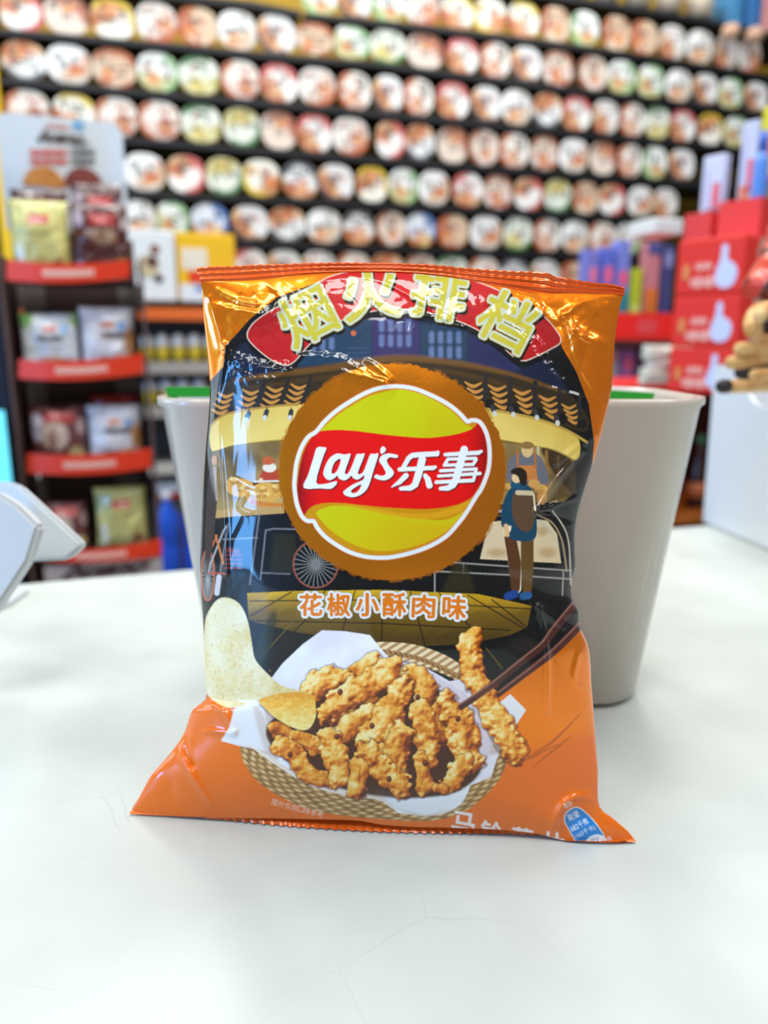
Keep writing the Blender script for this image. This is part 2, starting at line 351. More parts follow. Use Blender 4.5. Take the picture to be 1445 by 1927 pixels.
# right counter
inpic([(925, 958), (1010, 950), (1050, 958), (1072, 1000), (1080, 1080), (1080, 1130), (870, 1130), (870, 1090), (910, 1000)], (13, 13, 15), sp=False)
stroke([(932, 962), (1000, 962)], 5, (170, 168, 160)); stroke([(928, 970), (1000, 970)], 4, (96, 70, 44))
inpic([(903, 1052), (920, 982), (1000, 976), (1030, 980), (1048, 1005), (1056, 1060)], (224, 204, 166), sp=False)
for x, y, rx, ry in ((1030, 1040, 16, 10), (990, 1000, 12, 9), (935, 1040, 18, 8), (1020, 1000, 10, 8)): ell(x, y, rx, ry, (176, 128, 70), alpha=.55, soft=.9)
stroke([(1010, 968), (1040, 985), (1058, 1020), (1066, 1075)], 3, (176, 150, 120), sp=True); stroke([(1040, 962), (1068, 1010), (1074, 1100)], 2.5, (206, 196, 186), sp=True)
for p in ([(845, 1058), (960, 1066), (1075, 1074)], [(818, 1075), (960, 1082), (1078, 1090)], [(872, 1062), (872, 1080)], [(818, 1070), (818, 1118)], [(1060, 1076), (1058, 1120)]): stroke(p, 2.6, (176, 172, 166), alpha=.9)
inpic([(830, 1115), (855, 1060), (880, 1062), (895, 1115)], (50, 44, 16), soft=5, sp=False, alpha=.8)
# customer with backpack
stroke([(958, 1000), (968, 1060), (972, 1108)], [22, 24, 17], (250, 240, 214), sp=True, alpha=.9)
stroke([(960, 1012), (968, 1060), (970, 1108)], [22, 24, 16], (92, 54, 26), sp=True); stroke([(992, 1010), (992, 1060), (992, 1112)], [24, 24, 16], (104, 74, 28), sp=True)
inpic([(944, 990), (946, 950), (956, 925), (970, 912), (988, 912), (1002, 924), (1008, 960), (1006, 1014), (960, 1014), (962, 990)], (20, 70, 98))
stroke([(968, 912), (984, 910)], 16, (24, 84, 118)); inpic([(966, 930), (985, 924), (1002, 932), (1008, 965), (998, 998), (978, 996), (964, 970)], (98, 72, 50)); stroke([(974, 927), (1000, 928)], 9, (226, 208, 168), alpha=.9)
stroke([(1004, 930), (1007, 960)], 3, (244, 230, 196)); ell(972, 899, 9, 10, (238, 206, 156), soft=.08); inpic([(961, 890), (966, 882), (980, 880), (991, 890), (990, 912), (980, 912), (974, 896)], (40, 30, 22)); stroke([(952, 990), (954, 1006)], 9, (230, 192, 140))
stroke([(956, 1122), (968, 1118)], 15, (24, 70, 150)); stroke([(984, 1122), (994, 1120)], 14, (40, 92, 150))
# pavement
sl, m = rings_mask([[(465, 1116), (560, 1112), (720, 1110), (900, 1118), (1000, 1140), (992, 1180), (960, 1195), (880, 1212), (760, 1218), (560, 1190), (468, 1168)]])
gx, gy = grid(sl); put(sl, m, ramp(np.clip(1.0-(gy-1112)/95 - 0.12*np.abs(fbm(gx/70+gy/40, gy/160, 4)), 0, 1), [(0, (78, 58, 14)), (0.5, (122, 92, 18)), (0.85, (196, 154, 26)), (1, (226, 182, 40))]), 0.0)
for p in ([(470, 1131), (700, 1129), (1000, 1146)], [(470, 1168), (720, 1173), (960, 1186)], [(548, 1114), (470, 1160)], [(612, 1112), (570, 1172), (500, 1240)], [(668, 1112), (640, 1200)], [(720, 1110), (718, 1215)], [(772, 1114), (800, 1215)], [(826, 1116), (885, 1180), (940, 1250)], [(880, 1120), (990, 1185)], [(925, 1128), (1010, 1195)]):
    stroke(p, 2.2, (30, 22, 8))
for p in ([(490, 1238), (560, 1160)], [(915, 1220), (945, 1258)]): stroke(p, 2, (120, 96, 30), alpha=.8)
inpic([(470, 1260), (500, 1170), (516, 1150), (520, 1170), (500, 1240)], (34, 44, 20), soft=4, alpha=.7)
ell(985, 1215, 28, 16, (40, 34, 30), alpha=.8, soft=.7)

# --- the title banner
BAN = cr([(466, 632), (476, 610), (505, 588), (545, 566), (585, 540), (625, 520), (680, 508), (740, 503), (810, 506), (880, 525), (950, 553), (1015, 590), (1046, 622), (1054, 643), (1036, 656), (1004, 672), (984, 678), (966, 670),
          (945, 652), (895, 618), (840, 596), (790, 585), (740, 581), (690, 587), (645, 601), (605, 625), (575, 655), (553, 680), (536, 686), (510, 676), (480, 652)], True)
sl, m = rings_mask([BAN + [0, 11]]); put(sl, dilate(m, 5), (8, 9, 13), 0.0)
sl = win(440, 488, 1075, 705); gx, gy = grid(sl); s2, m2 = rings_mask([BAN]); m = np.zeros(gx.shape, np.float32)
oy, ox = s2[0].start-sl[0].start, s2[1].start-sl[1].start; m[oy:oy+m2.shape[0], ox:ox+m2.shape[1]] = m2
put(sl, dilate(m, 4), (236, 214, 190), 0.0, 2)
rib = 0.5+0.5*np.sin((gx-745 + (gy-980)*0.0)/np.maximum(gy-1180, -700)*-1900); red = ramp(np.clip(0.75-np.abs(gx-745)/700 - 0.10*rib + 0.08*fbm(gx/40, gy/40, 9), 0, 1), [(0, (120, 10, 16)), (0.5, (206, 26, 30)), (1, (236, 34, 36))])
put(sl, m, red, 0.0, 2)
for ch, cx, cy, s, rot, off in (('烟', 577, 596, 96, -27, 0), ('火', 697, 550, 104, -8, 0), ('排', 826, 552, 98, 10, 0), ('档', 954, 603, 98, 27, 0)):
    sl, g = glyph_mask(ch, cx, cy, s, s*0.98, rot, 0, off)
    g = dilate(g, 2.5); big = dilate(g, 8); put(sl, dilate(shift(big, 3, 6), 2), (20, 10, 12), 0.0, 2)
    put(sl, dilate(g, 10), (206, 190, 84), 0.0, 2); put(sl, big, (208, 216, 204), 0.0, 2); put(sl, dilate(g, 1), (208, 194, 58), 0.0, 2)

# --- the round logo
sl = win(505, 668, 970, 1110); gx, gy = grid(sl); ang = np.arctan2(gy-888, gx-738)
rr = np.hypot((gx-738)/214, (gy-888)/204) + 0.006*fbm(ang*14, ang*3+gx*0, 12) + 0.012*np.clip(np.sin(ang+2.4), 0, 1)*vnoise(ang*40, gx*0+3.3, 3)
put(sl, np.clip((1.0-rr)*90+.5, 0, 1).astype(np.float32), (214, 122, 8), 0.9, 1)
ring = np.clip(1-np.abs(rr-1.012)*150, 0, 1)*(vnoise(ang*26, gx*0+7.3, 6) > 0.05); put(sl, ring.astype(np.float32), (190, 106, 14), 0.7)
LOGO = cr([(748, 727), (716, 730), (689, 739), (660, 755), (633, 773), (611, 793), (595, 812), (584, 819), (576, 827), (566, 845), (558, 871), (554.5, 900), (554, 918), (558, 946), (565, 966), (572, 976), (580, 980.5), (590, 981),
           (597, 993), (611, 1009), (631, 1024), (656, 1038), (683, 1046.5), (710, 1049.5), (740, 1048), (778, 1039), (812, 1026), (842, 1007), (866, 980), (877, 965), (887, 949), (896, 934), (905, 921), (913.5, 901), (919, 883), (921.4, 860),
           (920, 835), (914.4, 813), (904.5, 796), (895, 791), (886, 791), (879, 793), (866, 779), (848, 764), (828, 752), (805, 741), (778, 731)], True, 6)
sl, m = rings_mask([LOGO]); put(sl, m, (214, 150, 4), 0.15, 1)
sl, m = rings_mask([cr([(748, 733), (700, 744), (655, 768), (622, 793), (603, 815), (640, 830), (800, 835), (886, 812), (872, 796), (850, 774), (815, 752), (780, 738)], True)]); put(sl, m, (206, 206, 2), 0.1, 1)
inpic2 = lambda p, c, **k: poly(p, c, 0.1, 1, **k)
sl, m = rings_mask([cr([(762, 735), (815, 752), (850, 776), (876, 800), (880, 812), (840, 822), (790, 824), (800, 780)], True)]); put(sl, blur(m, 12)*np.clip((grid(sl)[0]-760)/60, 0, 1), (214, 190, 4), 0.1, 1, .55)
inpic2([(595, 966), (606, 957), (626, 952), (656, 953), (690, 959), (739, 968), (790, 976), (838, 978), (872, 962), (886, 945), (860, 981), (835, 1003), (800, 1021), (760, 1033), (714, 1037), (681, 1031), (648, 1016), (620, 996), (606, 981)], (216, 196, 4))
sl, m = rings_mask([cr([(595, 966), (606, 957), (626, 952), (656, 953), (690, 959), (735, 972), (780, 984), (835, 988), (848, 986), (835, 1003), (800, 1021), (760, 1033), (714, 1037), (681, 1031), (648, 1016), (620, 996), (606, 981)], True)])
gx, gy = grid(sl); put(sl, m, ramp(np.clip((gx-600)/250*0.7+(gy-960)/75*.3, 0, 1), [(0, (206, 206, 0)), (1, (226, 180, 6))]), 0.1, 1)
inpic2([(640, 948), (700, 956), (760, 966), (820, 964), (870, 948), (884, 941), (872, 960), (830, 974), (780, 976), (730, 968)], (228, 164, 16))
RED = cr([(595, 815), (606, 811), (633, 809), (665, 810.5), (698, 814.6), (739, 819.6), (795, 824), (828, 822), (861, 816.5), (886, 808), (894.5, 801.6), (899, 796), (906, 805), (915, 828), (917.5, 855), (914, 883), (907, 905), (896, 924), (889.5, 934),
          (878, 942), (861, 949.4), (836, 955), (803, 958), (770, 957.4), (723, 954.7), (681, 950.5), (640, 946.4), (614.8, 946.4), (593, 950.5), (581.5, 958), (575, 966), (572.4, 969.6), (566, 958), (561.6, 943), (559.5, 918), (561.6, 893), (566.6, 866), (573, 846), (583, 828)], True, 6)
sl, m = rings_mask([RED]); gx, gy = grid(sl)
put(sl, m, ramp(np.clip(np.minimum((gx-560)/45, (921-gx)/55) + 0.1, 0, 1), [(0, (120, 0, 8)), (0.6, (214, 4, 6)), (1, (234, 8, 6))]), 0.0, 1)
pts = np.vstack([LOGO, LOGO[:1]]); stroke(pts, 10, (226, 96, 40), 0, 1); stroke(pts, 7.6, (232, 240, 242), 0.0, 1)
WHT = (240, 246, 248)
LL = [cr([(596.5, 842.5), (611, 842), (614, 845), (608, 860), (594.8, 907.5), (614, 910), (631, 905.5), (634, 908), (631, 914), (621.4, 920), (603, 919), (571, 918), (580, 893), (590, 861)], True, 3) * 1.0]
AY = cr([(646, 855.3), (634.7, 853.4), (621.4, 861), (613, 874.4), (608.4, 889.4), (609.5, 895), (613, 900.5), (619.7, 903.5), (628, 900.7), (635, 895), (638, 900.7), (648, 904), (656, 900), (661, 895), (665, 900), (673, 902.5), (681, 897.5), (685, 894),
         (683, 903), (664.6, 911.5), (650, 921.5), (646, 926.4), (649.6, 932), (663, 935.6), (678, 931.4), (689.5, 921.5), (696, 908), (703, 885), (712, 855), (704.5, 854.6), (697, 855), (690, 872), (684, 887), (678, 892.5), (674, 891.6), (675, 884), (686, 855), (678, 854.6), (671, 855), (665, 870), (659.6, 883), (654, 891.6), (649.6, 891.6), (650, 884), (659.6, 855.6), (652, 855)], True, 4)
AH = cr([(639.7, 863), (630, 869.5), (624.5, 882.7), (624.3, 890), (628, 891.6), (634.7, 885), (640.5, 870)], True, 4)
YH = cr([(679.5, 911.5), (667, 918), (660.5, 924), (663, 928), (671, 926.4), (677, 920)], True, 4)
AP = cr([(721, 840), (726, 844.5), (725, 849.5), (717, 854), (716, 844.5)], True, 4)
SZ = cr([(749, 857), (746, 862), (734, 860.5), (728, 866), (731, 875), (738, 883), (741, 890), (738, 896), (731, 901.5), (721, 904), (709.4, 901.5), (704, 897.4), (708.5, 893), (717.7, 895.7), (724.4, 893.5), (725.5, 888), (719.4, 876.6), (713.6, 867.8), (717.7, 857.8), (729.4, 853.4), (740, 854.5)], True, 4)
for dx, dy, c in ((2.2, 2.4, (120, 4, 8)), (0, 0, WHT)):
    for rg in (LL, [AY, AH, YH], [AP], [SZ]):
        s_, m_ = rings_mask([np.asarray(r)+[dx, dy] for r in rg]); put(s_, m_, c, 0.0, 1)
    def st(p, w_): stroke(np.array(p, float)+[dx, dy], w_, c, 0.0, 1, soft=0.4)
    st([(824, 851), (822, 854), (790, 855.5), (776, 857), (769, 862), (757, 883)], [6, 9.5, 9.5, 9.5, 9, 8]); st([(752, 883.5), (815, 880.5), (819, 879)], [8, 8, 6]); st([(794.5, 865), (786, 897), (781, 912), (772, 918.5), (754, 919.5)], [14, 13.5, 12, 10, 7])
    st([(764, 895), (752, 907), (737, 916.5)], [10, 9, 2]); st([(800, 895), (805, 902), (808, 913.5)], [8, 11, 12])
    st([(838, 855.5), (900, 852), (906, 849)], [7, 8, 5]); st([(873.5, 846), (858, 902), (852, 913), (843, 918.5), (829, 919.5)], [14, 13.5, 12, 10, 7])
    st([(843, 864), (895, 862.5), (896, 865), (890, 874), (836, 875.5), (843, 864)], 6); st([(829, 886), (896, 882.5), (891, 903)], 6); st([(825, 896), (903, 891)], [5.5, 6.5]); st([(821, 907.5), (890, 904)], 7)
# --- flavour lettering
for dx in (0,):
    gs = []
    for ch, cx, cy, s in (('花', 585, 1138, 41), ('椒', 637, 1138, 42), ('小', 691, 1138, 42), ('酥', 742, 1138, 43), ('肉', 797, 1141, 42), ('味', 855, 1143, 43)):
        gs.append(glyph_mask(ch, cx, cy, s, s, 3 if cx > 780 else 0, 0, 0))
    for sl, g in gs: put(sl, dilate(g, 13), (90, 84, 60), 0.0, None, .5)
    for sl, g in gs: put(sl, dilate(g, 11), (236, 240, 240), 0.0, 3)
    for sl, g in gs: put(sl, dilate(g, 3), (232, 124, 16), 0.0, 3)

# --- the basket of fried pork, the crisp and the chopsticks
def food(pts, col, pid=5, **k): return poly(pts, col, 0.0, pid, **k)
def weave(sl, m, cx, cy):
    gx, gy = grid(sl); a = np.arctan2((gy-cy)*1.55, gx-cx); r = np.hypot(gx-cx, (gy-cy)*1.55)
    row = np.floor(r/9.0); wv = np.sin(a*62 + row*math.pi)*0.5+0.5; e = np.abs((r/9.0) % 1 - 0.5)*2
    t = np.clip(0.25 + 0.6*wv - 0.45*e**3 + 0.12*fbm(gx/9, gy/9, 21), 0, 1)
    put(sl, m, ramp(t, [(0, (108, 74, 34)), (0.35, (170, 128, 72)), (0.7, (212, 172, 112)), (1, (238, 208, 158))]), 0.0, 5)
sl, m = food([(452, 1405), (470, 1400), (520, 1430), (600, 1478), (700, 1500), (800, 1505), (880, 1470), (940, 1405), (956, 1405), (948, 1450), (920, 1490), (868, 1530), (800, 1545), (715, 1541), (640, 1534), (560, 1515), (492, 1476), (462, 1440)], (190, 150, 96)); weave(sl, m, 705, 1330)
# back rim of the basket
sl, m = food([(690, 1212), (716, 1208), (780, 1213), (840, 1234), (880, 1262), (905, 1290), (880, 1296), (850, 1276), (790, 1252), (730, 1240), (690, 1240)], (222, 190, 140))
gx, gy = grid(sl); put(sl, m, ramp(np.clip(.6+.5*np.sin((gx+gy*1.6)/3.6) - np.clip((gy-1226-(gx-716)*.28)/30, 0, .5), 0, 1), [(0, (150, 106, 58)), (.6, (226, 192, 140)), (1, (246, 224, 182))]), 0.0, 5)
stroke([(720, 1226), (790, 1240), (850, 1266), (880, 1288)], 9, (176, 130, 76), 0, 5, sp=True)
for k in range(16):
    x = 722+k*10; y = 1224 + (k*10)**1.75*0.009; stroke([(x, y), (x+5, y+6)], 2.2, (110, 72, 36), 0, 5)
# paper
PAP = [(416, 1394), (432, 1370), (440, 1335), (470, 1318), (500, 1290), (532, 1248), (570, 1212), (606, 1186), (650, 1188), (696, 1195), (716, 1220), (735, 1240), (800, 1256), (846, 1282), (900, 1272), (930, 1330), (962, 1308), (988, 1338), (964, 1376), (944, 1400), (924, 1462), (880, 1480), (866, 1508), (840, 1526), (800, 1536), (750, 1530), (716, 1506), (660, 1496), (590, 1478), (530, 1440), (490, 1412), (450, 1404)]
sl, m = rings_mask([PAP]); gx, gy = grid(sl)
t = np.clip(0.72 + 0.22*fbm(gx/70, gy/50, 31) - np.clip((gy-1225)/110, 0, 1)*0.35*(gy < 1420) + np.clip((gy-1490)/50, 0, 1)*.3, 0, 1)
put(sl, m, ramp(t, [(0, (196, 160, 132)), (0.4, (226, 212, 214)), (0.75, (238, 236, 246)), (1, (248, 250, 252))]), 0.0, 5)
food([(416, 1394), (432, 1368), (440, 1336), (478, 1316), (496, 1330), (505, 1370), (520, 1420), (470, 1405)], (232, 232, 234), sp=False, soft=2); food([(476, 1330), (496, 1345), (512, 1400), (524, 1432), (500, 1415)], (206, 180, 160), soft=4, alpha=.6)
food([(760, 1240), (850, 1290), (905, 1340), (925, 1400), (900, 1460), (880, 1420), (860, 1330), (800, 1270)], (222, 208, 216), soft=5)
stroke([(868, 1300), (900, 1340), (925, 1400)], 2, (196, 184, 196), 0, 5, sp=True, soft=2, alpha=.7)
food([(734, 1505), (790, 1508), (840, 1495), (884, 1472), (868, 1512), (830, 1532), (790, 1534), (755, 1526)], (240, 242, 242), soft=1); food([(745, 1520), (800, 1533), (845, 1522), (800, 1538)], (214, 190, 158), soft=3, alpha=.7)
stroke([(470, 1402), (520, 1436), (585, 1474), (650, 1492), (716, 1503), (745, 1524)], [3, 8, 10, 9, 8, 3], (240, 226, 210), 0, 5, sp=True)
# shaded hollow under the pieces
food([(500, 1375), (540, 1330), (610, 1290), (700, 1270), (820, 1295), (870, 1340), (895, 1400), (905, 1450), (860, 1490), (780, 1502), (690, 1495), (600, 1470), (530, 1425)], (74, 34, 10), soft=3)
def piece(pts, rad, seed, tone=0.0, pid=5):
    P = cr(pts, False, 5); r0 = max(rad) if hasattr(rad, '__len__') else rad
    sl = win(P[:, 0].min()-r0*1.4, P[:, 1].min()-r0*1.4, P[:, 0].max()+r0*1.4, P[:, 1].max()+r0*1.4); gx, gy = grid(sl)
    if gx.size == 0: return
    W = (np.asarray(rad, float)*2 if hasattr(rad, '__len__') else rad*2.0)
    d = seg_dist(gx, gy, P, W)/r0
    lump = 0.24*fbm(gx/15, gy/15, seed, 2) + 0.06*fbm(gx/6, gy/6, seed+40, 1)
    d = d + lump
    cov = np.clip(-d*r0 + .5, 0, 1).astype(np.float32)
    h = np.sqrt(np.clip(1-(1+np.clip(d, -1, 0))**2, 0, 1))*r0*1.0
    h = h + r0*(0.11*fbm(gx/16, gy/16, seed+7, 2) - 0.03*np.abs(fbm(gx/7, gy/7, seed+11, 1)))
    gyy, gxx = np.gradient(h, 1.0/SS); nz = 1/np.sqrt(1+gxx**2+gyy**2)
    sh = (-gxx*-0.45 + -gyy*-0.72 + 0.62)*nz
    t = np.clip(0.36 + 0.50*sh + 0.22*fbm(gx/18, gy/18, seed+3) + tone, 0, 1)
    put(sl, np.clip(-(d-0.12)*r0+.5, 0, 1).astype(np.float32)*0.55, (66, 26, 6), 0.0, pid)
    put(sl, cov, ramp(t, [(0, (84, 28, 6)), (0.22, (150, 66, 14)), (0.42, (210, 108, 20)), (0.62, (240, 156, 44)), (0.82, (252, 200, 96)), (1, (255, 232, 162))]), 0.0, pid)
PIECES = [([(520, 1372), (545, 1385)], 15, -.15), ([(560, 1390), (605, 1408)], 17, -.05), ([(655, 1283), (676, 1262), (702, 1246)], [16, 19, 17], 0), ([(640, 1345), (690, 1325)], 22, -.15), ([(585, 1305), (612, 1278), (655, 1285)], [18, 25, 19], 0),
          ([(770, 1268), (795, 1282), (806, 1315)], [20, 22, 20], 0), ([(830, 1335), (826, 1390)], 18, -.18), ([(612, 1345), (655, 1312), (705, 1278), (738, 1256)], [20, 26, 25, 22], .03), ([(640, 1388), (665, 1362), (700, 1338)], [22, 22, 18], 0),
          ([(845, 1318), (868, 1370), (880, 1430)], [18, 30, 27], 0), ([(690, 1392), (728, 1352), (756, 1290)], [24, 28, 20], .03), ([(700, 1412), (735, 1425)], 20, -.1), ([(790, 1340), (800, 1370), (806, 1424)], [24, 23, 22], .02), ([(758, 1378), (748, 1420), (742, 1458)], [22, 25, 24], 0),
          ([(527, 1402), (556, 1420), (572, 1452), (618, 1470)], [17, 20, 16, 14], .02), ([(620, 1388), (634, 1425), (640, 1462)], [21, 22, 22], .04), ([(690, 1412), (712, 1440), (752, 1478)], [18, 22, 26], 0), ([(676, 1442), (672, 1486)], [16, 19], 0),
          ([(793, 1428), (800, 1480)], [13, 18], 0), ([(872, 1436), (850, 1474)], [20, 18], .02), ([(822, 1482), (836, 1486)], 10, 0)]
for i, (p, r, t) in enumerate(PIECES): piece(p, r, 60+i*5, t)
for x, y in ((552, 1302), (640, 1302), (786, 1312), (634, 1386), (700, 1366), (546, 1420), (800, 1436), (732, 1466), (862, 1353)):
    ell(x, y, 5, 6, (96, 30, 12), 0, 5, soft=.2); ell(x-1, y-2, 2, 2, (168, 80, 50), 0, 5, soft=.4)
# crisp
CRISP = [(386, 1172), (394, 1148), (410, 1128), (430, 1125), (452, 1138), (466, 1168), (474, 1210), (480, 1240), (500, 1264), (530, 1290), (578, 1303), (540, 1303), (490, 1316), (458, 1326), (430, 1332), (402, 1318), (384, 1292), (383, 1230)]
sl, m = rings_mask([cr(CRISP, True)]); gx, gy = grid(sl)
t = np.clip(0.62 + 0.16*fbm(gx/26, gy/40, 71) + 0.10*fbm(gx/5, gy/5, 72, 2) - np.clip((gx-452-(gy-1180)*.25)/60, 0, 1)*.25 - np.clip((398-gx)/14, 0, 1)*.25, 0, 1)
put(sl, m, ramp(t, [(0, (196, 150, 66)), (0.35, (230, 206, 136)), (0.65, (240, 228, 184)), (1, (248, 244, 222))]), 0.0, 6)
CURL = [(488, 1316), (540, 1303), (586, 1306), (594, 1330), (593, 1352), (580, 1372), (556, 1371), (520, 1352), (500, 1334)]
sl, m = rings_mask([cr(CURL, True)]); gx, gy = grid(sl); put(sl, dilate(shift(m, 1, 4), 3)*.5, (60, 30, 10), 0.0, 5)
put(sl, m, ramp(np.clip((gy-1302)/70 + .2*fbm(gx/8, gy/5, 75, 2), 0, 1), [(0, (232, 158, 40)), (0.3, (238, 180, 66)), (0.7, (246, 214, 116)), (1, (246, 228, 150))]), 0.0, 6)
for k in range(70):
    rs = random.Random(k); x, y = rs.uniform(390, 520), rs.uniform(1135, 1320); ell(x, y, 1.6, 1.6, (206, 156, 70), 0, None, .5 if 0 < x < 390+(y-1120)*.9 else 0, .6)
# chopsticks and the held strip
food([(925, 1335), (960, 1306), (990, 1336), (962, 1378)], (236, 236, 238), sp=False)
stroke([(936, 1308), (985, 1270), (1030, 1236), (1062, 1208), (1092, 1176)], [11, 13, 14, 14, 14], (78, 40, 34), 0, 7, sp=True); stroke([(938, 1303), (1030, 1231), (1090, 1172)], 3, (146, 96, 84), 0, 7, sp=True)
piece([(888, 1200), (884, 1240), (900, 1290), (925, 1335), (945, 1370), (968, 1412)], [20, 22, 24, 24, 27, 24], 160, .04)
stroke([(868, 1330), (925, 1290), (985, 1242), (1020, 1216), (1044, 1184), (1082, 1138)], [12, 13, 14, 14, 14, 15], (74, 36, 30), 0, 7, sp=True); stroke([(866, 1325), (925, 1285), (985, 1237), (1018, 1210), (1040, 1180), (1078, 1134)], 3.2, (150, 100, 88), 0, 7, sp=True)
stroke([(900, 1310), (935, 1290)], 7, (150, 60, 24), 0, 5, alpha=.35, soft=3)
# small print, lower lettering and the blue energy badge
for i, ch in enumerate('图片仅供口味参考'):
    sl, g = glyph_mask(ch, 517+i*12.2, 1510+i*3.2, 11, 12, 15, 0, 0); put(sl, g, (246, 220, 196), 0.0, None, .85)
for ch, cx, cy, s, rot in (('马', 872, 1550, 42, 10), ('铃', 925, 1566, 40, 9), ('薯', 982, 1578, 40, 9), ('片', 1042, 1586, 40, 9)):
    sl, g = glyph_mask(ch, cx, cy, s, s, rot, -.1, 0); put(sl, dilate(g, 2), (246, 236, 226), 0.0)
BAD = cr([(1068, 1528), (1086, 1520), (1104, 1532), (1122, 1552), (1136, 1574), (1134, 1588), (1112, 1600), (1090, 1592), (1074, 1566), (1063, 1544)], True)
sl, m = rings_mask([BAD]); gx, gy = grid(sl); put(sl, dilate(m, 3), (246, 244, 240), 0.0, 4); put(sl, m, (32, 130, 206), 0.0, 4)
sl, m = rings_mask([cr([(1096, 1598), (1106, 1578), (1124, 1570), (1140, 1578), (1136, 1592), (1112, 1604)], True)]); put(sl, m, (240, 244, 246), 0.0, 4)
for t_, cx, cy, w_, h_, c in (('能量', 1079, 1535, 22, 13, (240, 248, 250)), ('682千焦', 1090, 1552, 36, 13, (240, 248, 250)), ('(163千卡)', 1100, 1566, 42, 12, (240, 248, 250)), ('NRV', 1117, 1583, 22, 11, (40, 120, 190)), ('每份', 1068, 1514, 17, 11, (246, 244, 240)), ('值', 1146, 1580, 11, 12, (246, 244, 240))):
    sl, g = glyph_mask(t_, cx, cy, w_, h_, -28, 0, 0, 4); put(sl, g, c, 0.0, 4 if c[0] != 246 else None)

# ------------------------------------------------------------------ setting
table_m = mat('white counter', (198, 206, 202), 0.42, noise=((186, 193, 189), 9.0, 0.0))
def scratch_table(m):                                    # fine scuffs worn into the white laminate
    nt = m.node_tree; b = nt.nodes['Principled BSDF']; src = b.inputs['Base Color'].links[0].from_socket
    t = nt.nodes.new('ShaderNodeTexCoord'); mp = nt.nodes.new('ShaderNodeMapping'); mp.inputs['Rotation'].default_value = (0, 0, 0.5)
    wv = nt.nodes.new('ShaderNodeTexVoronoi'); wv.feature = 'DISTANCE_TO_EDGE'; wv.inputs['Scale'].default_value = 15; wv.inputs['Randomness'].default_value = 1
    no = nt.nodes.new('ShaderNodeTexNoise'); no.inputs['Scale'].default_value = 3.5; no.inputs['Detail'].default_value = 6
    ad = nt.nodes.new('ShaderNodeMixRGB'); ad.blend_type = 'ADD'; ad.inputs[0].default_value = 0.06
    nt.links.new(t.outputs['Object'], mp.inputs[0]); nt.links.new(mp.outputs[0], ad.inputs[1]); nt.links.new(t.outputs['Object'], no.inputs[0]); nt.links.new(no.outputs['Color'], ad.inputs[2])
    nt.links.new(ad.outputs[0], wv.inputs['Vector'])
    c1 = nt.nodes.new('ShaderNodeMapRange'); c1.inputs[1].default_value = 0.0; c1.inputs[2].default_value = 0.006; c1.inputs[3].default_value = 1; c1.inputs[4].default_value = 0
    nt.links.new(wv.outputs['Distance'], c1.inputs[0])
    n2 = nt.nodes.new('ShaderNodeTexNoise'); n2.inputs['Scale'].default_value = 14; nt.links.new(t.outputs['Object'], n2.inputs[0])
    c2 = nt.nodes.new('ShaderNodeMapRange'); c2.inputs[1].default_value = 0.53; c2.inputs[2].default_value = 0.63; nt.links.new(n2.outputs['Fac'], c2.inputs[0])
    mu = nt.nodes.new('ShaderNodeMath'); mu.operation = 'MULTIPLY'; nt.links.new(c1.outputs[0], mu.inputs[0]); nt.links.new(c2.outputs[0], mu.inputs[1])
    m2 = nt.nodes.new('ShaderNodeMath'); m2.operation = 'MULTIPLY'; m2.inputs[1].default_value = 0.22; nt.links.new(mu.outputs[0], m2.inputs[0])
    mx = nt.nodes.new('ShaderNodeMix'); mx.data_type = 'RGBA'; mx.inputs[7].default_value = rgba((128, 130, 130))
    nt.links.new(src, mx.inputs[6]); nt.links.new(m2.outputs[0], mx.inputs[0]); nt.links.new(mx.outputs[2], b.inputs['Base Color'])
scratch_table(table_m)
bk0, bk1 = on_z(60, 1096), on_z(1300, 990)               # back edge of the counter
dr = (bk1-bk0).normalized(); nb = Vector((-dr.y, dr.x, 0))
ce = (bk0+bk1)/2 - nb*0.65
me = bm_mesh('counter', box_bm(2.6, 1.3, 0.03, (0, 0, -0.015), 0.004)); o = link('counter', me, table_m)
o.location = ce; o.rotation_euler = (0, 0, math.atan2(dr.y, dr.x))
tag(o, 'white scuffed shop counter carrying the orange snack bag', 'counter')
box('counter_front', 2.5, 1.2, 0.84, (0, 0, -0.45), mat('counter base', (205, 205, 205), 0.6), o)
FLOORZ = -0.88
fl = link('floor', bm_mesh('floor', box_bm(9, 9, 0.04, (0.5, 2.0, FLOORZ-0.02))), mat('shop floor', (150, 148, 145), 0.35, noise=((135, 133, 130), 3, 0))); tag(fl, kind='structure')

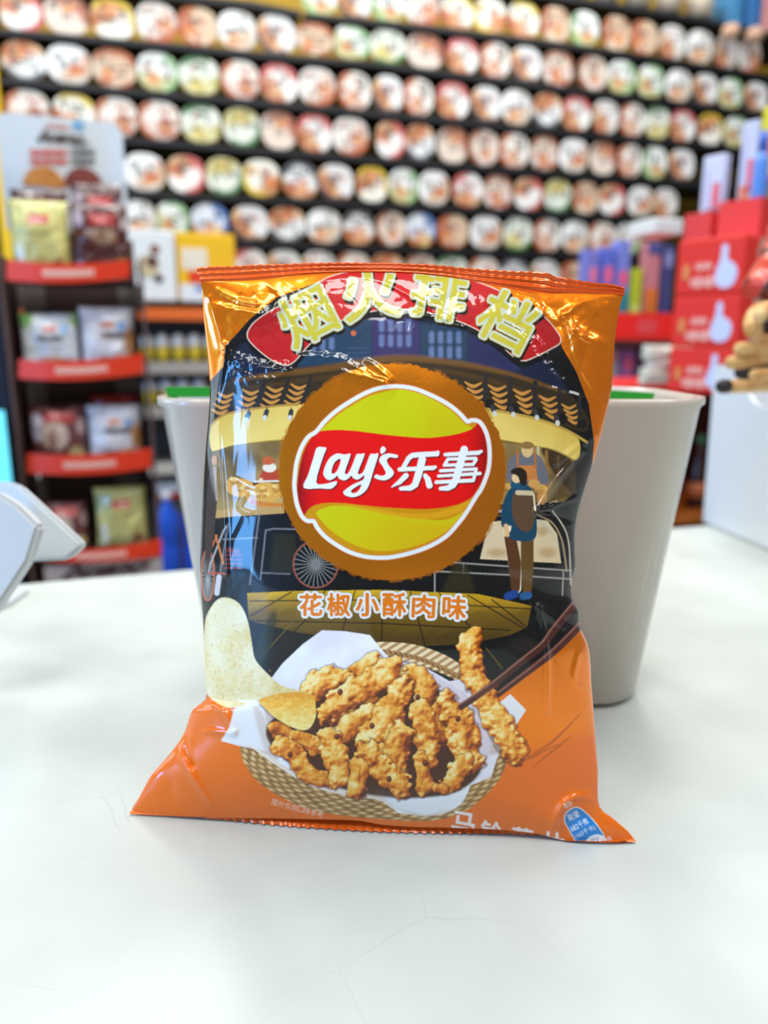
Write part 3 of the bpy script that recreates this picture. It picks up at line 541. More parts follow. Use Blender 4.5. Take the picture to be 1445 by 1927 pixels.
# ------------------------------------------------------------------ the noodle wall
WD = 2.36                                                # distance of the shelf fronts
ROWS = [
 [(40, -62), (600, -5), (667, 0), (730, 15), (795, 20), (860, 22), (922, 30), (985, 37), (1045, 47), (1100, 52), (1160, 62), (1212, 70), (1265, 80), (1317, 90), (1367, 97), (1410, 107)],
 [(40, 25), (125, 30), (212, 32), (295, 42), (372, 50), (447, 57), (520, 62), (592, 75), (662, 77), (730, 90), (800, 95), (870, 107), (932, 117), (990, 125), (1050, 130), (1115, 140), (1170, 145), (1225, 152), (1277, 162), (1327, 170), (1375, 175), (1422, 181)],
 [(45, 117), (130, 122), (215, 127), (297, 135), (375, 142), (452, 150), (525, 157), (597, 165), (667, 172), (730, 177), (787, 182), (852, 190), (915, 195), (972, 202), (1030, 210), (1085, 215), (1140, 220), (1190, 227), (1237, 232), (1285, 237), (1337, 242), (1385, 248), (1432, 254)],
 [(52, 205), (140, 210), (220, 220), (300, 235), (379, 235), (455, 240), (525, 245), (592, 252), (660, 257), (735, 262), (790, 270), (852, 270), (910, 277), (967, 280), (1025, 287), (1080, 292), (1135, 302), (1185, 305), (1232, 307), (1282, 310)],
 [(272, 322), (350, 327), (422, 335), (492, 340), (565, 340), (632, 342), (700, 345), (760, 350), (817, 352), (880, 357), (937, 362), (995, 367), (1050, 370), (1102, 372), (1152, 377), (1205, 380), (1252, 382)],
 [(262, 410), (325, 415), (395, 420), (470, 422), (540, 422), (610, 425), (675, 427), (735, 430), (792, 432), (852, 435), (915, 440), (975, 440), (1030, 445), (1082, 447), (1132, 445), (1182, 449)],
 [(470, 503), (535, 503), (600, 504), (665, 506), (728, 508), (790, 510), (850, 512), (910, 516), (968, 519), (1025, 521), (1080, 523), (1135, 525)]]
ROWS[0] = ROWS[0][1:]
shelf_m = mat('black shelf', (20, 22, 28), 0.45); back_m = mat('ochre shelf back', (168, 132, 16), 0.7)
def row_y(i, x):
    r = ROWS[min(i, 6)]; xs = [p[0] for p in r]; ys = [p[1] for p in r]
    if x < xs[0]: return ys[0] + (x-xs[0])*(ys[1]-ys[0])/(xs[1]-xs[0])*0.8
    if x > xs[-1]: return ys[-1] + (x-xs[-1])*(ys[-1]-ys[-3])/(xs[-1]-xs[-3])
    return float(np.interp(x, xs, ys))
ROWS_FIT = [np.polyfit([p[0] for p in r], [p[1] for p in r], 2) for r in ROWS]
def row_fit(i, x): return float(np.polyval(ROWS_FIT[i], x))
wl = link('wall_back', bm_mesh('wall_back', box_bm(7.0, 0.08, 3.4, (0, 0, 0))), back_m); wl.rotation_euler = (0, 0, A)
wl.location = E2*(WD+0.28) + E1*0.6 + Vector((0, 0, FLOORZ+1.7)); tag(wl, kind='structure')
rack = empty('noodle_rack', E2*(WD+0.1) + E1*0.6 + Vector((0, 0, FLOORZ)), A, 'tall wall rack with black shelves full of noodle bowls', 'shelf rack')
rackM = Matrix.Translation(rack.location) @ Matrix.Rotation(A, 4, 'Z')
rackI = rackM.inverted()
def space(i, x):
    g = [row_fit(j+1, x) - row_fit(j, x) for j in (i-1, i) if 0 <= j < 6 and (j > 0 or i == 0 or x > 560)]; return min(g)
def half_h(i, x): return 0.402*space(i, x)
def shelf_bm(i, x0, x1, drop=1.0, dp=0.2):               # a board just under the row of bowls
    bm = bmesh.new(); prev = None
    for k in range(13):
        x = x0 + (x1-x0)*k/12; y = row_fit(i, x) + drop*(half_h(i, x) + 3)
        c = rackI @ on_store(x, y, WD); th = on_store(x, y, WD).z - on_store(x, y + 0.12*space(i, x), WD).z
        q = [bm.verts.new(c + Vector((0, a, b))) for a, b in ((-0.02, 0), (-0.02, -th), (dp, -th), (dp, 0))]
        if prev:
            for a in range(4): bm.faces.new((prev[a], prev[(a+1) % 4], q[(a+1) % 4], q[a]))
        else: bm.faces.new(q[::-1])
        prev = q
    bm.faces.new(prev); bmesh.ops.recalc_face_normals(bm, faces=bm.faces[:]); return bm
for i in range(7):
    link('shelf', bm_mesh('shelf', shelf_bm(i, -160 if i else 570, 1900 if i < 5 else 1400)), shelf_m, rack)
# lowest visible rows of small tubs on the left, see further down
side = on_store(12, 150, WD-0.03)
box('side_panel', 0.03, 0.28, 3.0, rackI @ Vector((side.x, side.y, FLOORZ+1.5)) + Vector((-0.035, 0.13, 0)), mat('yellow upright', (238, 196, 20), 0.5), rack)

PAL = [('cream lid and orange bowl picture', (236, 232, 222), (190, 96, 44), (226, 224, 216)), ('white lid and pale green patch', (238, 242, 236), (140, 190, 130), (216, 216, 176)),
       ('white lid and red edge', (240, 238, 234), (204, 66, 58), (222, 190, 150)), ('white lid edged in yellow', (242, 240, 226), (230, 200, 50), (206, 160, 112)),
       ('beige lid and brown noodles', (228, 212, 196), (150, 84, 52), (236, 230, 222)), ('dark green edged lid', (226, 232, 218), (54, 120, 60), (226, 220, 170)),
       ('pale lid and dark lettering', (230, 232, 230), (60, 64, 74), (226, 186, 142)), ('tan lid and orange centre', (216, 190, 160), (184, 88, 38), (232, 222, 196)),
       ('nearly all white lid', (244, 245, 242), (206, 204, 196), (226, 206, 178)), ('blue and white lid', (224, 232, 240), (56, 120, 204), (232, 214, 150))]
def lid_variant(p, seed):
    name, c0, c1, c2 = PAL[p]; rs = random.Random(seed); n, m_ = 40, 13; vs = [(0, -0.012, 0)]; cols = []; fs = []
    R_ = 1.0
    for j in range(1, m_+1):
        for k in range(n):
            a = 2*math.pi*k/n; q = (abs(math.cos(a))**2.5 + abs(math.sin(a))**2.5)**(-1/2.5); r = R_*j/m_*q
            vs.append((r*math.cos(a), -0.012 if j < m_-1 else (-0.03 if j == m_-1 else 0.0), r*math.sin(a)))
    for k in range(n): fs.append((0, 1+(k+1) % n, 1+k))
    for j in range(m_-1):
        for k in range(n): a = 1+j*n+k; b = 1+j*n+(k+1) % n; fs.append((a, b, b+n, a+n))
    V = np.array(vs); x, z = V[:, 0], V[:, 2]
    col = np.tile(lin(c0), (len(V), 1))
    def mixc(k, c): col[:] = col*(1-k[:, None]) + lin(c)*k[:, None]
    th = rs.uniform(-.9, .9) - math.pi/2 + (math.pi if rs.random() < .15 else 0); pr = x*math.cos(th) + z*math.sin(th); sd = x*math.sin(th) - z*math.cos(th)
    food = np.clip(.5 + .7*fbm(x*3+seed, z*3, seed, 2), 0, 1)[:, None]; fc = lin(c2)*(1-food) + lin((176, 84, 40) if p not in (1, 5) else (170, 160, 84))*food
    k = np.clip((pr - rs.uniform(.0, .3) + .25*fbm(x*2, z*2+seed, seed+2, 2))*6, 0, 1)[:, None]; col[:] = col*(1-k) + fc*k     # food photograph over part of the lid
    k = np.clip((1-np.hypot((pr-.35)/.4, (sd-rs.uniform(-.3, .3))/.34))*6, 0, 1); mixc(k*.8, (224, 150, 92) if p != 5 else (226, 206, 120))
    t0 = rs.uniform(0, 6.28); edge = np.hypot(x, z) > 0.80
    mixc((edge & (np.cos(np.arctan2(z, x)-t0) > rs.uniform(.0, .7))).astype(float)*.9, c1)
    for q in range(10):
        bx, bz = rs.uniform(-.65, .6), rs.uniform(-.3, .75); vert = rs.random() < .6
        mixc(((np.abs(x-bx) < (.07 if vert else .22)) & (np.abs(z-bz) < (.2 if vert else .07))).astype(float)*.8, rs.choice([(44, 46, 54), (60, 62, 70), c1, (40, 42, 50), (180, 60, 50)]))
    me = bpy.data.meshes.new('lid'); me.from_pydata(vs, [], [tuple(f) for f in fs]); me.update(); smooth(me)
    set_ink(me, col); return me
lid_ms = [[lid_variant(p, 7*p+s) for s in range(3)] for p in range(len(PAL))]
lid_mat = print_mat('printed lid', 0.3)
bowl_me = bm_mesh('noodle_bowl', lathe_bm([(0.62, -0.62), (0.66, -0.60), (0.95, -0.03), (1.0, -0.02), (1.0, 0.0), (0.93, 0.0)], 32, 2.5), True)
for v in bowl_me.vertices: v.co = Vector((v.co.x, -v.co.z, v.co.y))
bowl_me.flip_normals()
cup_m = mat('bowl paper', (226, 216, 204), 0.5)
ORD = ['leftmost', 'second from left', 'third from left', 'fourth from left', 'fifth from left', 'sixth from left', 'seventh from left', 'eighth from left', 'ninth from left', 'tenth from left', 'eleventh from left', 'twelfth from left']
def ordinal(k, n):
    if k < 12 and k <= n-1-k: return ORD[k]
    r = n-1-k
    return ['rightmost', 'second from right', 'third from right', 'fourth from right', 'fifth from right', 'sixth from right', 'seventh from right', 'eighth from right', 'ninth from right', 'tenth from right', 'eleventh from right', 'twelfth from right'][r]
ROWN = ['on the topmost shelf', 'on the second shelf down', 'on the third shelf down', 'on the fourth shelf down', 'on the fifth shelf down', 'on the sixth shelf down', 'on the seventh shelf down']
rng = random.Random(4)
def bowl(P, rx, rz, p, label, group, tilt=0.0):
    o = link('noodle_bowl', bowl_me, cup_m); o.location = P; o.rotation_euler = (tilt, 0, A); o.scale = (rx, (rx+rz)/2, rz)
    l = link('lid', rng.choice(lid_ms[p]), lid_mat, o); l.location = (0, -0.001, 0)
    return tag(o, label, 'noodle bowl', group)
for i, r in enumerate(ROWS):
    n = len(r)
    for k, (x, y) in enumerate(r):
        y = row_fit(i, x); P = on_store(x, y, WD-0.01); s = depth_of(P)/F
        sp = min(abs(r[j][0]-x) for j in (k-1, k+1) if 0 <= j < n)
        hy = half_h(i, x)
        p = rng.choices(range(10), [4, 3.4, 3, 2, 3, 2.6, 5, 2, 4, 0.2])[0]
        if (i, k) in ((5, 2), (5, 8)): p = 9
        if i == 1 and k in (2,): p = 3
        if i == 0 and k in (4, 5): p = 3
        if i == 0 and k in (11, 12): p = 8
        bowl(P, 0.485*0.5*(on_store(x+min(sp, 86), y, WD)-on_store(x-min(sp, 86), y, WD)).length, 0.5*(on_store(x, y-hy, WD-.01).z-on_store(x, y+hy, WD-.01).z), p, 'noodle bowl, %s, %s %s' % (PAL[p][0], ordinal(k, n), ROWN[i]), 'noodle bowls on the wall rack')
# upright tubs and blue cartons on the top ledge at upper right
tub_m = mat('tub paper', (204, 190, 168), 0.5); tubg = mat('tub green lid', (96, 116, 92), 0.5)
for k in range(9):
    x = 850 + k*58; P = on_store(x, row_fit(0, x) - 1.45*(half_h(0, x)+3) - 2, WD+0.03); s = depth_of(P)/F
    o = link('noodle_tub', bm_mesh('noodle_tub', lathe_bm([(22*s, 0), (27*s, 46*s)], 20), True), tub_m); o.location = P; tag(o, 'cream noodle tub, green lid, %s of nine on the top ledge' % ordinal(k, 9), 'noodle tub', 'tubs on the top ledge')
    link('lid', bm_mesh('lid', lathe_bm([(28.5*s, 46*s), (28.5*s, 52*s), (25*s, 53*s)], 20), True), tubg, o)
for k, (x, c, nm) in enumerate([(1382, (70, 140, 190), 'light blue'), (1417, (52, 116, 178), 'blue'), (1446, (222, 150, 150), 'pink')]):
    P = on_store(x, row_fit(0, x) - 1.45*(half_h(0, x)+3) - 2, WD+0.0); s = depth_of(P)/F
    o = link('carton', bm_mesh('carton', box_bm(30*s, .1, 66*s, (0, .05, 33*s), .004)), mat('carton '+nm, c, .4)); o.location = P; o.rotation_euler = (0, 0, A)
    tag(o, nm + ' carton standing at the right end of the top ledge', 'carton')
    box('cap', 16*s, .06, 8*s, (0, .05, 70*s), mat('carton cap', (225, 225, 222), .4), o)
bm = bmesh.new(); prev = None                             # board over the left half of the second row
for k in range(9):
    x = -160 + 724*k/8; sp_ = space(1, x); yt = row_fit(1, x) - 0.402*sp_ - 4; t_ = rackI @ on_store(x, yt, WD); th = on_store(x, yt - 0.13*sp_, WD).z - on_store(x, yt, WD).z
    q = [bm.verts.new(t_ + Vector((0, a, b))) for a, b in ((-0.02, th), (-0.02, 0), (0.2, 0), (0.2, th))]
    if prev:
        for a in range(4): bm.faces.new((prev[a], prev[(a+1) % 4], q[(a+1) % 4], q[a]))
    else: bm.faces.new(q[::-1])
    prev = q
bm.faces.new(prev); bmesh.ops.recalc_face_normals(bm, faces=bm.faces[:]); link('shelf', bm_mesh('shelf', bm), shelf_m, rack)
lg = link('ledge_shelf', bm_mesh('ledge_shelf', shelf_bm(0, 700, 1900, -1.45)), shelf_m, rack)
for k, (x, y) in enumerate(((1375, 60), (1420, 66))):
    P = on_store(x, y, WD-0.05); s = depth_of(P)/F
    o = link('soft_toy', bm_mesh('soft_toy', lathe_bm([(2*s, -14*s), (13*s, -10*s), (17*s, 0), (13*s, 10*s), (2*s, 14*s)], 18), True), mat('tan plush', (206, 168, 140), .9)); o.location = P
    tag(o, 'small tan plush ball hanging below the blue cartons, %s one' % ('left' if k == 0 else 'right'), 'plush toy')
    link('cord', bm_mesh('cord', tube_bm([(0, 0, 13*s), (0, 0.02, 34*s)], 0.0015, 6)), mat('cord', (60, 50, 45), .8), o)

# ------------------------------------------------------------------ things around the bag on the counter
def face_yaw(p0, p1): return math.atan2(p1.y-p0.y, p1.x-p0.x)
# white tapered bin behind the bag, green-edged cards in it
bin_m = mat('white bin plastic', (200, 191, 180), 0.22, coat=0.3)
BX, BY = 0.0253, 0.487
def rr_outline(hx, hy, rad, n=9):
    pts = []
    for cx, cy, a0 in ((hx-rad, hy-rad, 0), (-hx+rad, hy-rad, 90), (-hx+rad, -hy+rad, 180), (hx-rad, -hy+rad, 270)):
        for k in range(n): a = math.radians(a0 + 90*k/(n-1)); pts.append((cx+rad*math.cos(a), cy+rad*math.sin(a)))
    return pts
def shell_bm(levels):                                    # levels: (hx, hy, radius, z) outline rings, joined upward
    bm = bmesh.new(); rings = [[bm.verts.new((x, y, z)) for x, y in rr_outline(hx, hy, r)] for hx, hy, r, z in levels]
    n = len(rings[0])
    for a, b in zip(rings, rings[1:]):
        for k in range(n): bm.faces.new((a[k], a[(k+1) % n], b[(k+1) % n], b[k]))
    bm.faces.new(rings[0][::-1]); bm.faces.new(rings[-1]); bmesh.ops.recalc_face_normals(bm, faces=bm.faces[:]); return bm
fb = on_z(812, 1336); BINH = 0.1915
bo = empty('storage_bin', (0.027, fb.y + 0.052, 0.0), 0, 'white tapered plastic bin standing directly behind the orange bag', 'bin')
link('body', bm_mesh('body', shell_bm([(0.130, 0.045, 0.03, 0.0015), (0.137, 0.052, 0.032, 0.004), (0.1570, 0.066, 0.034, BINH-0.006), (0.1590, 0.068, 0.035, BINH-0.004), (0.1590, 0.068, 0.035, BINH), (0.1545, 0.0635, 0.033, BINH), (0.1535, 0.0625, 0.032, BINH-0.004), (0.130, 0.045, 0.028, 0.008)]), True), bin_m, bo)
for nm, outer, inner, yy, zt in (('left', [(-.100, .012), (-.045, .012), (-.045, .1962), (-.1285, .1962)], [(-.098, .03), (-.05, .03), (-.05, .1905), (-.1215, .1905)], fb.y + 0.020, 0),
                                 ('right', [(.085, .012), (.135, .012), (.172, .1905), (.085, .1965)], [(.092, .03), (.128, .03), (.155, .176), (.092, .186)], fb.y + 0.055, 0)):
    t = empty('sign_card', (0.0, yy, 0.0), 0, 'white card with a green edge standing in the bin, %s of the bag' % nm, 'sign card')
    link('frame', bm_mesh('frame', prism_bm(outer, .003)), mat('green card edge', (30, 160, 40), 0.5), t)
    o = link('paper', bm_mesh('paper', prism_bm(inner, .001)), mat('card paper', (206, 214, 222), 0.6), t); o.location = (0, -.0012, 0)
# white storage tub at the right with its dipped side
p1, p2 = on_z(1322, 983), on_z(1445, 1036); yw = face_yaw(p1, p2); Lc = (p2-p1).length*2.6
tub = empty('storage_tub', (p1.x, p1.y, 0.0), yw, 'white plastic tub with a dipped side at the right edge of the counter', 'storage tub')
tm = mat('white tub plastic', (226, 232, 238), 0.3, coat=0.2); TH = 0.198; W_ = 0.26
def tub_wall(dip): 
    out = [(0.0, 0.0015)] + [(Lc, 0.0015), (Lc, TH)]
    if dip: out += [(q[0], q[1]) for q in cr([(Lc*0.93, TH), (Lc*0.90, TH-0.012), (Lc*0.86, TH-0.036), (Lc*0.80, TH-0.045), (Lc*0.5, TH-0.046), (Lc*0.30, TH-0.045), (Lc*0.22, TH-0.038), (Lc*0.15, TH-0.014), (Lc*0.10, TH-0.002)], False, 4)]
    return out + [(0.012, TH), (-0.004, TH-0.003), (-0.006, TH-0.014)]
link('dipped_side', bm_mesh('dipped_side', prism_bm(tub_wall(True), 0.004)), tm, tub)
o = link('far_side', bm_mesh('far_side', prism_bm(tub_wall(False), 0.004)), tm, tub); o.location = (0, W_, 0)
box('end_wall', 0.004, W_-0.004, TH-0.003, (0.0, W_/2+.002, TH/2), tm, tub); box('end_wall', 0.004, W_-0.004, TH-0.003, (Lc-.002, W_/2+.002, TH/2), tm, tub)
box('base', Lc-0.006, W_-0.004, 0.004, (Lc/2, W_/2+.002, 0.0045), tm, tub)
tubM = Matrix.Translation(tub.location) @ Matrix.Rotation(yw, 4, 'Z')
def in_tub(x, y, z): return tubM @ Vector((x, y, z))
jar = empty('sauce_bottle', in_tub(0.155, 0.035, 0.0075), 0, 'red bottle standing inside the white tub at the right', 'bottle')
link('body', bm_mesh('body', lathe_bm([(0.024, 0), (0.026, 0.003), (0.026, 0.115), (0.016, 0.128)], 24), True), mat('red bottle', (214, 30, 34), .25), jar)
link('cap', bm_mesh('cap', lathe_bm([(0.017, 0.1285), (0.017, 0.145)], 20), True), mat('red cap', (150, 20, 22), .3), jar)
# tan sticks piled on the tub, held by a red printed wrapper above
stick_m = mat('tan stick', (226, 186, 124), 0.55, noise=((206, 150, 84), 60, 0.15)); dark_m = mat('dark stick core', (34, 24, 22), 0.6)
ZS = 0.80
def at_depth(px, py, z): 
    r = ray(px, py); return CAM + r*(z/r.dot(FW))
def stick(a, b, r, label, za, zb, core=False):
    P0, P1 = at_depth(a[0], a[1], za), at_depth(b[0], b[1], zb); d = P1-P0
    o = link('breadstick', bm_mesh('breadstick', tube_bm([P0, P0+d*.02, P0+d*.08, P0+d*.3, P0+d*.65 + Vector((0, 0, .0015)), P1], [r*.55, r*.85, r, r*.94, r, r*.9], 12), True), stick_m)
    if core: link('dark_end', bm_mesh('dark_end', tube_bm([P0-d*.09, P0-d*.06, P0-d*.003], [r*.82, r*1.02, r*1.02], 12), True), dark_m, o)
    return tag(o, label, 'breadstick', 'tan sticks stacked at the right edge')
stick((1371, 683), (1500, 668), 0.0066, 'long tan breadstick pointing furthest left in the stack at the right', .66, .72)
stick((1388, 656), (1500, 662), 0.0064, 'pale tan breadstick lying just above the longest one', .655, .73)
stick((1368, 727), (1500, 727), 0.0062, 'thick tan stick with a black end, lowest of the stack', .66, .72, True)
stick((1417, 706), (1500, 700), 0.0055, 'short pinkish tan stick under the long breadstick', .64, .71)
stick((1424, 638), (1500, 648), 0.006, 'brownish stick tucked below the bent breadstick', .68, .74)
for nm, pts, rad, lb in (('breadstick', [(1418, 622), (1416, 605), (1424, 590), (1440, 578), (1480, 566)], 0.0078, 'bent tan breadstick curling up at the top of the stack'), ('breadstick', [(1430, 596), (1433, 586), (1450, 578), (1490, 570)], 0.006, 'small curled tan breadstick topmost beneath the red wrapper')):
    q = cr(pts, False, 5); dp = np.linspace(.652, .72, len(q)) - (0.05 if rad < .007 else 0)
    o = link(nm, bm_mesh(nm, tube_bm([at_depth(p[0], p[1], z) for p, z in zip(q, dp)], [rad*(.6 if k == 0 else 1) for k in range(len(q))], 12), True), stick_m); tag(o, lb, 'breadstick', 'tan sticks stacked at the right edge')
q = [at_depth(x, y, z) for x, y, z in ((1392, 698, .70), (1410, 702, .705), (1450, 690, .74), (1500, 688, .76))]
o = link('biscuit_roll', bm_mesh('biscuit_roll', tube_bm(q, [.007, .0095, .0095, .009], 12), True), dark_m); tag(o, 'dark brown roll between the tan breadsticks', 'biscuit roll')
q = [at_depth(x, y, z) for x, y, z in ((1440, 610, .70), (1460, 612, .72), (1500, 610, .74))]
o = link('biscuit_roll', bm_mesh('biscuit_roll', tube_bm(q, [.008, .010, .010], 12), True), dark_m); tag(o, 'black roll behind the bent breadstick at the right edge', 'biscuit roll')
def net_mat():
    m = mat('red printed wrapper', (216, 66, 52), 0.35, coat=.4); nt = m.node_tree; b = nt.nodes['Principled BSDF']
    t = nt.nodes.new('ShaderNodeTexCoord'); wv = nt.nodes.new('ShaderNodeTexWave'); wv.inputs['Scale'].default_value = 16; wv.inputs['Distortion'].default_value = 9; wv.inputs['Detail'].default_value = 1.5
    nt.links.new(t.outputs['Object'], wv.inputs[0]); r = nt.nodes.new('ShaderNodeValToRGB'); r.color_ramp.elements[0].position = .25; r.color_ramp.elements[0].color = rgba((92, 26, 26)); r.color_ramp.elements[1].position = .5; r.color_ramp.elements[1].color = rgba((220, 72, 56))
    nt.links.new(wv.outputs['Fac'], r.inputs[0]); nt.links.new(r.outputs[0], b.inputs['Base Color']); return m
wp = [at_depth(x, y, .70) for x, y in ((1400, 546), (1420, 505), (1445, 455), (1470, 400), (1560, 400), (1560, 580), (1470, 572), (1445, 566), (1420, 560))]
c0 = sum(wp, Vector())/len(wp); bm = bmesh.new(); f1 = [bm.verts.new(p) for p in wp]; ctr = []
for s_ in (-1, 1):
    inner = [bm.verts.new(c0 + (p-c0)*.72 + Vector((0, s_*.018, 0))) for p in wp]; c_ = bm.verts.new(c0 + Vector((0, s_*.028, 0)))
    for k in range(len(wp)):
        j = (k+1) % len(wp); bm.faces.new((f1[k], f1[j], inner[j], inner[k])); bm.faces.new((inner[k], inner[j], c_))
bmesh.ops.recalc_face_normals(bm, faces=bm.faces[:]); bmesh.ops.subdivide_edges(bm, edges=bm.edges[:], cuts=3, use_grid_fill=True, smooth=.6)
for v_ in bm.verts: v_.co += Vector((0, .004*math.sin(v_.co.x*260+v_.co.z*190), .002*math.sin(v_.co.x*410)))
tag(link('snack_wrapper', bm_mesh('snack_wrapper', bm, True), net_mat()), 'red wrapper with dark print above the tan breadsticks at the right edge', 'wrapper')
# white card stand at the left edge
sm_ = mat('white stand plastic', (200, 206, 210), 0.35)
zs = .50
def slab(name, px, z0, z1, th, parent, m):               # outline by points, each at its own depth between z0 and z1
    xs_ = [p[0] for p in px]; a_, b_ = min(xs_), max(xs_)
    P = [at_depth(x, y, z0 + (z1-z0)*(x-a_)/(b_-a_)) for x, y in px]; n_ = (P[1]-P[0]).cross(P[len(P)//2]-P[0]).normalized(); n_ = n_ if n_.y > 0 else -n_
    bm = bmesh.new(); f = [bm.verts.new(p) for p in P]; b = [bm.verts.new(p + n_*th) for p in P]; bm.faces.new(f); bm.faces.new(b[::-1])
    for k in range(len(P)): bm.faces.new((f[k], b[k], b[(k+1) % len(P)], f[(k+1) % len(P)]))
    bmesh.ops.recalc_face_normals(bm, faces=bm.faces[:]); bmesh.ops.bevel(bm, geom=bm.edges[:], offset=.002, segments=2, affect='EDGES')
    return link(name, bm_mesh(name, bm), m, parent)
std = empty('price_stand', on_z(-40, 1150), 0, 'white plastic stand with a slanted board at the left edge of the counter', 'stand')
inv_ = Matrix.Translation(-std.location)
kids = [slab('board', [(-140, 900), (-20, 905), (14, 906), (36, 914), (150, 1018), (156, 1026), (128, 1050), (118, 1054), (40, 1057), (-140, 1000)], .52, .47, .006, None, sm_),
        slab('ledge', [(-140, 930), (-10, 925), (30, 948), (72, 990), (52, 1056), (10, 1120), (-20, 1165), (-140, 1168)], .45, .445, .010, None, sm_)]
for k_ in kids: k_.data.transform(inv_); k_.parent = std
ft = [on_z(x, y) for x, y in ((-140, 1118), (30, 1112), (54, 1118), (20, 1142), (-140, 1205))]
bm = bmesh.new(); f = [bm.verts.new(p + Vector((0, 0, .0005))) for p in ft]; b = [bm.verts.new(p + Vector((0, 0, .005))) for p in ft]; bm.faces.new(f[::-1]); bm.faces.new(b)
for k in range(5): bm.faces.new((f[k], f[(k+1) % 5], b[(k+1) % 5], b[k]))
bmesh.ops.recalc_face_normals(bm, faces=bm.faces[:]); o = link('foot', bm_mesh('foot', bm), sm_); o.data.transform(inv_); o.parent = std

# ------------------------------------------------------------------ pouches and the red-shelved display at the left
def pouch(name, w_, h_, t_, paint, seed, label, cat, group, P, yaw=A, lean=0.0, m=None, parent=None):
    nu, nv = 27, 33; uu, vv = np.meshgrid(np.linspace(-1, 1, nu), np.linspace(-1, 1, nv))
    bl = (np.clip(1-uu**2, 0, 1)**.55)*(np.clip(1-vv**2, 0, 1)**.5); pinch = 1 - .05*(1-np.abs(vv)**3)*np.abs(uu)
    X = uu*w_/2*pinch; Z = (vv+1)*h_/2; Y = -t_/2*bl - .003*fbm(uu*3+seed, vv*3, seed, 2)*np.clip(bl*3, 0, 1)
    cols = paint(uu, vv)
    V = np.concatenate([np.stack([X, Y, Z], -1).reshape(-1, 3), np.stack([X, t_/2*bl, Z], -1).reshape(-1, 3)])
    idx = np.arange(nu*nv).reshape(nv, nu); q = np.stack([idx[:-1, :-1], idx[:-1, 1:], idx[1:, 1:], idx[1:, :-1]], -1).reshape(-1, 4)
    me = bpy.data.meshes.new(name); me.from_pydata(V.tolist(), [], q.tolist() + (q[:, ::-1]+nu*nv).tolist()); me.update(); smooth(me)
    set_ink(me, np.concatenate([cols.reshape(-1, 3), cols.reshape(-1, 3)]))
    bm = bmesh.new(); bm.from_mesh(me); bmesh.ops.remove_doubles(bm, verts=bm.verts, dist=1e-5); bm.to_mesh(me); bm.free()
    o = link(name, me, m or print_mat('printed pouch', .28, .5), parent); o.location = P; o.rotation_euler = (lean, 0, yaw)
    return tag(o, label, cat, group)
def layers(uu, vv, base, items, seed=0, amt=.12):
    c = np.tile(lin(base), uu.shape+(1,)); c = c*(1+amt*fbm(uu*2.5+seed, vv*2.5, seed, 2))[..., None]
    for kind, x, y, rx, ry, col in items:
        d = np.hypot((uu-x)/rx, (vv-y)/ry) if kind == 'e' else np.maximum(np.abs(uu-x)/rx, np.abs(vv-y)/ry)
        k = np.clip((1-d)*8, 0, 1)[..., None]; c = c*(1-k) + lin(col)*k
    return np.clip(c, 0, 1)
yel = lambda u_, v_: layers(u_, v_, (214, 210, 132), [('r', 0, .45, .36, .14, (206, 44, 46)), ('r', 0, .45, .24, .05, (240, 190, 180)), ('r', 0, .12, .42, .06, (150, 120, 70)), ('r', 0, -.05, .22, .04, (176, 150, 90)), ('e', .55, -.7, .25, .16, (150, 96, 70)), ('e', -.7, -.5, .12, .4, (236, 240, 226))], 3)
brn = lambda u_, v_: layers(u_, v_, (74, 24, 22), [('r', .1, .55, .5, .16, (190, 44, 44)), ('r', .1, .55, .34, .05, (226, 150, 144)), ('e', -.75, .6, .2, .25, (190, 170, 180)), ('e', .15, .1, .5, .22, (150, 116, 86)), ('r', .2, .12, .3, .05, (90, 60, 46)), ('e', .7, -.6, .22, .2, (176, 158, 96)), ('e', -.8, -.75, .2, .18, (160, 160, 196)), ('e', .85, .5, .16, .2, (200, 180, 180))], 5)
wht = lambda u_, v_: layers(u_, v_, (224, 232, 238), [('e', -.8, .8, .3, .35, (150, 206, 130)), ('r', .05, .45, .25, .1, (226, 120, 90)), ('r', .55, .45, .14, .16, (120, 180, 226)), ('r', 0, .12, .5, .1, (74, 62, 66)), ('e', .2, -.75, .5, .3, (196, 140, 96)), ('e', .5, -.8, .3, .22, (112, 64, 44)), ('e', -.1, -.6, .3, .16, (226, 180, 130)), ('e', .95, .8, .25, .3, (170, 214, 150))], 7)
wht2 = lambda u_, v_: layers(u_, v_, (226, 226, 230), [('e', .8, .9, .4, .3, (226, 224, 226)), ('r', .0, .42, .25, .1, (220, 130, 100)), ('r', .5, .4, .14, .16, (130, 170, 220)), ('r', .1, .1, .5, .1, (90, 72, 70)), ('e', .8, -.1, .25, .5, (196, 140, 90)), ('e', -.1, -.75, .5, .25, (128, 82, 60)), ('e', .4, -.6, .3, .16, (216, 160, 110))], 11)
pnk = lambda u_, v_: layers(u_, v_, (104, 54, 54), [('r', .1, .6, .55, .2, (196, 70, 70)), ('e', -.1, .0, .5, .5, (206, 184, 168)), ('e', -.75, .3, .22, .5, (206, 196, 216)), ('e', .6, -.6, .3, .25, (206, 190, 130)), ('e', -.2, -.1, .14, .4, (150, 110, 100)), ('e', .85, .3, .2, .3, (190, 160, 160))], 13)
redt = lambda u_, v_: layers(u_, v_, (206, 62, 50), [('r', .0, .3, .4, .12, (232, 130, 110)), ('e', -.7, .5, .25, .3, (206, 190, 214))], 15)

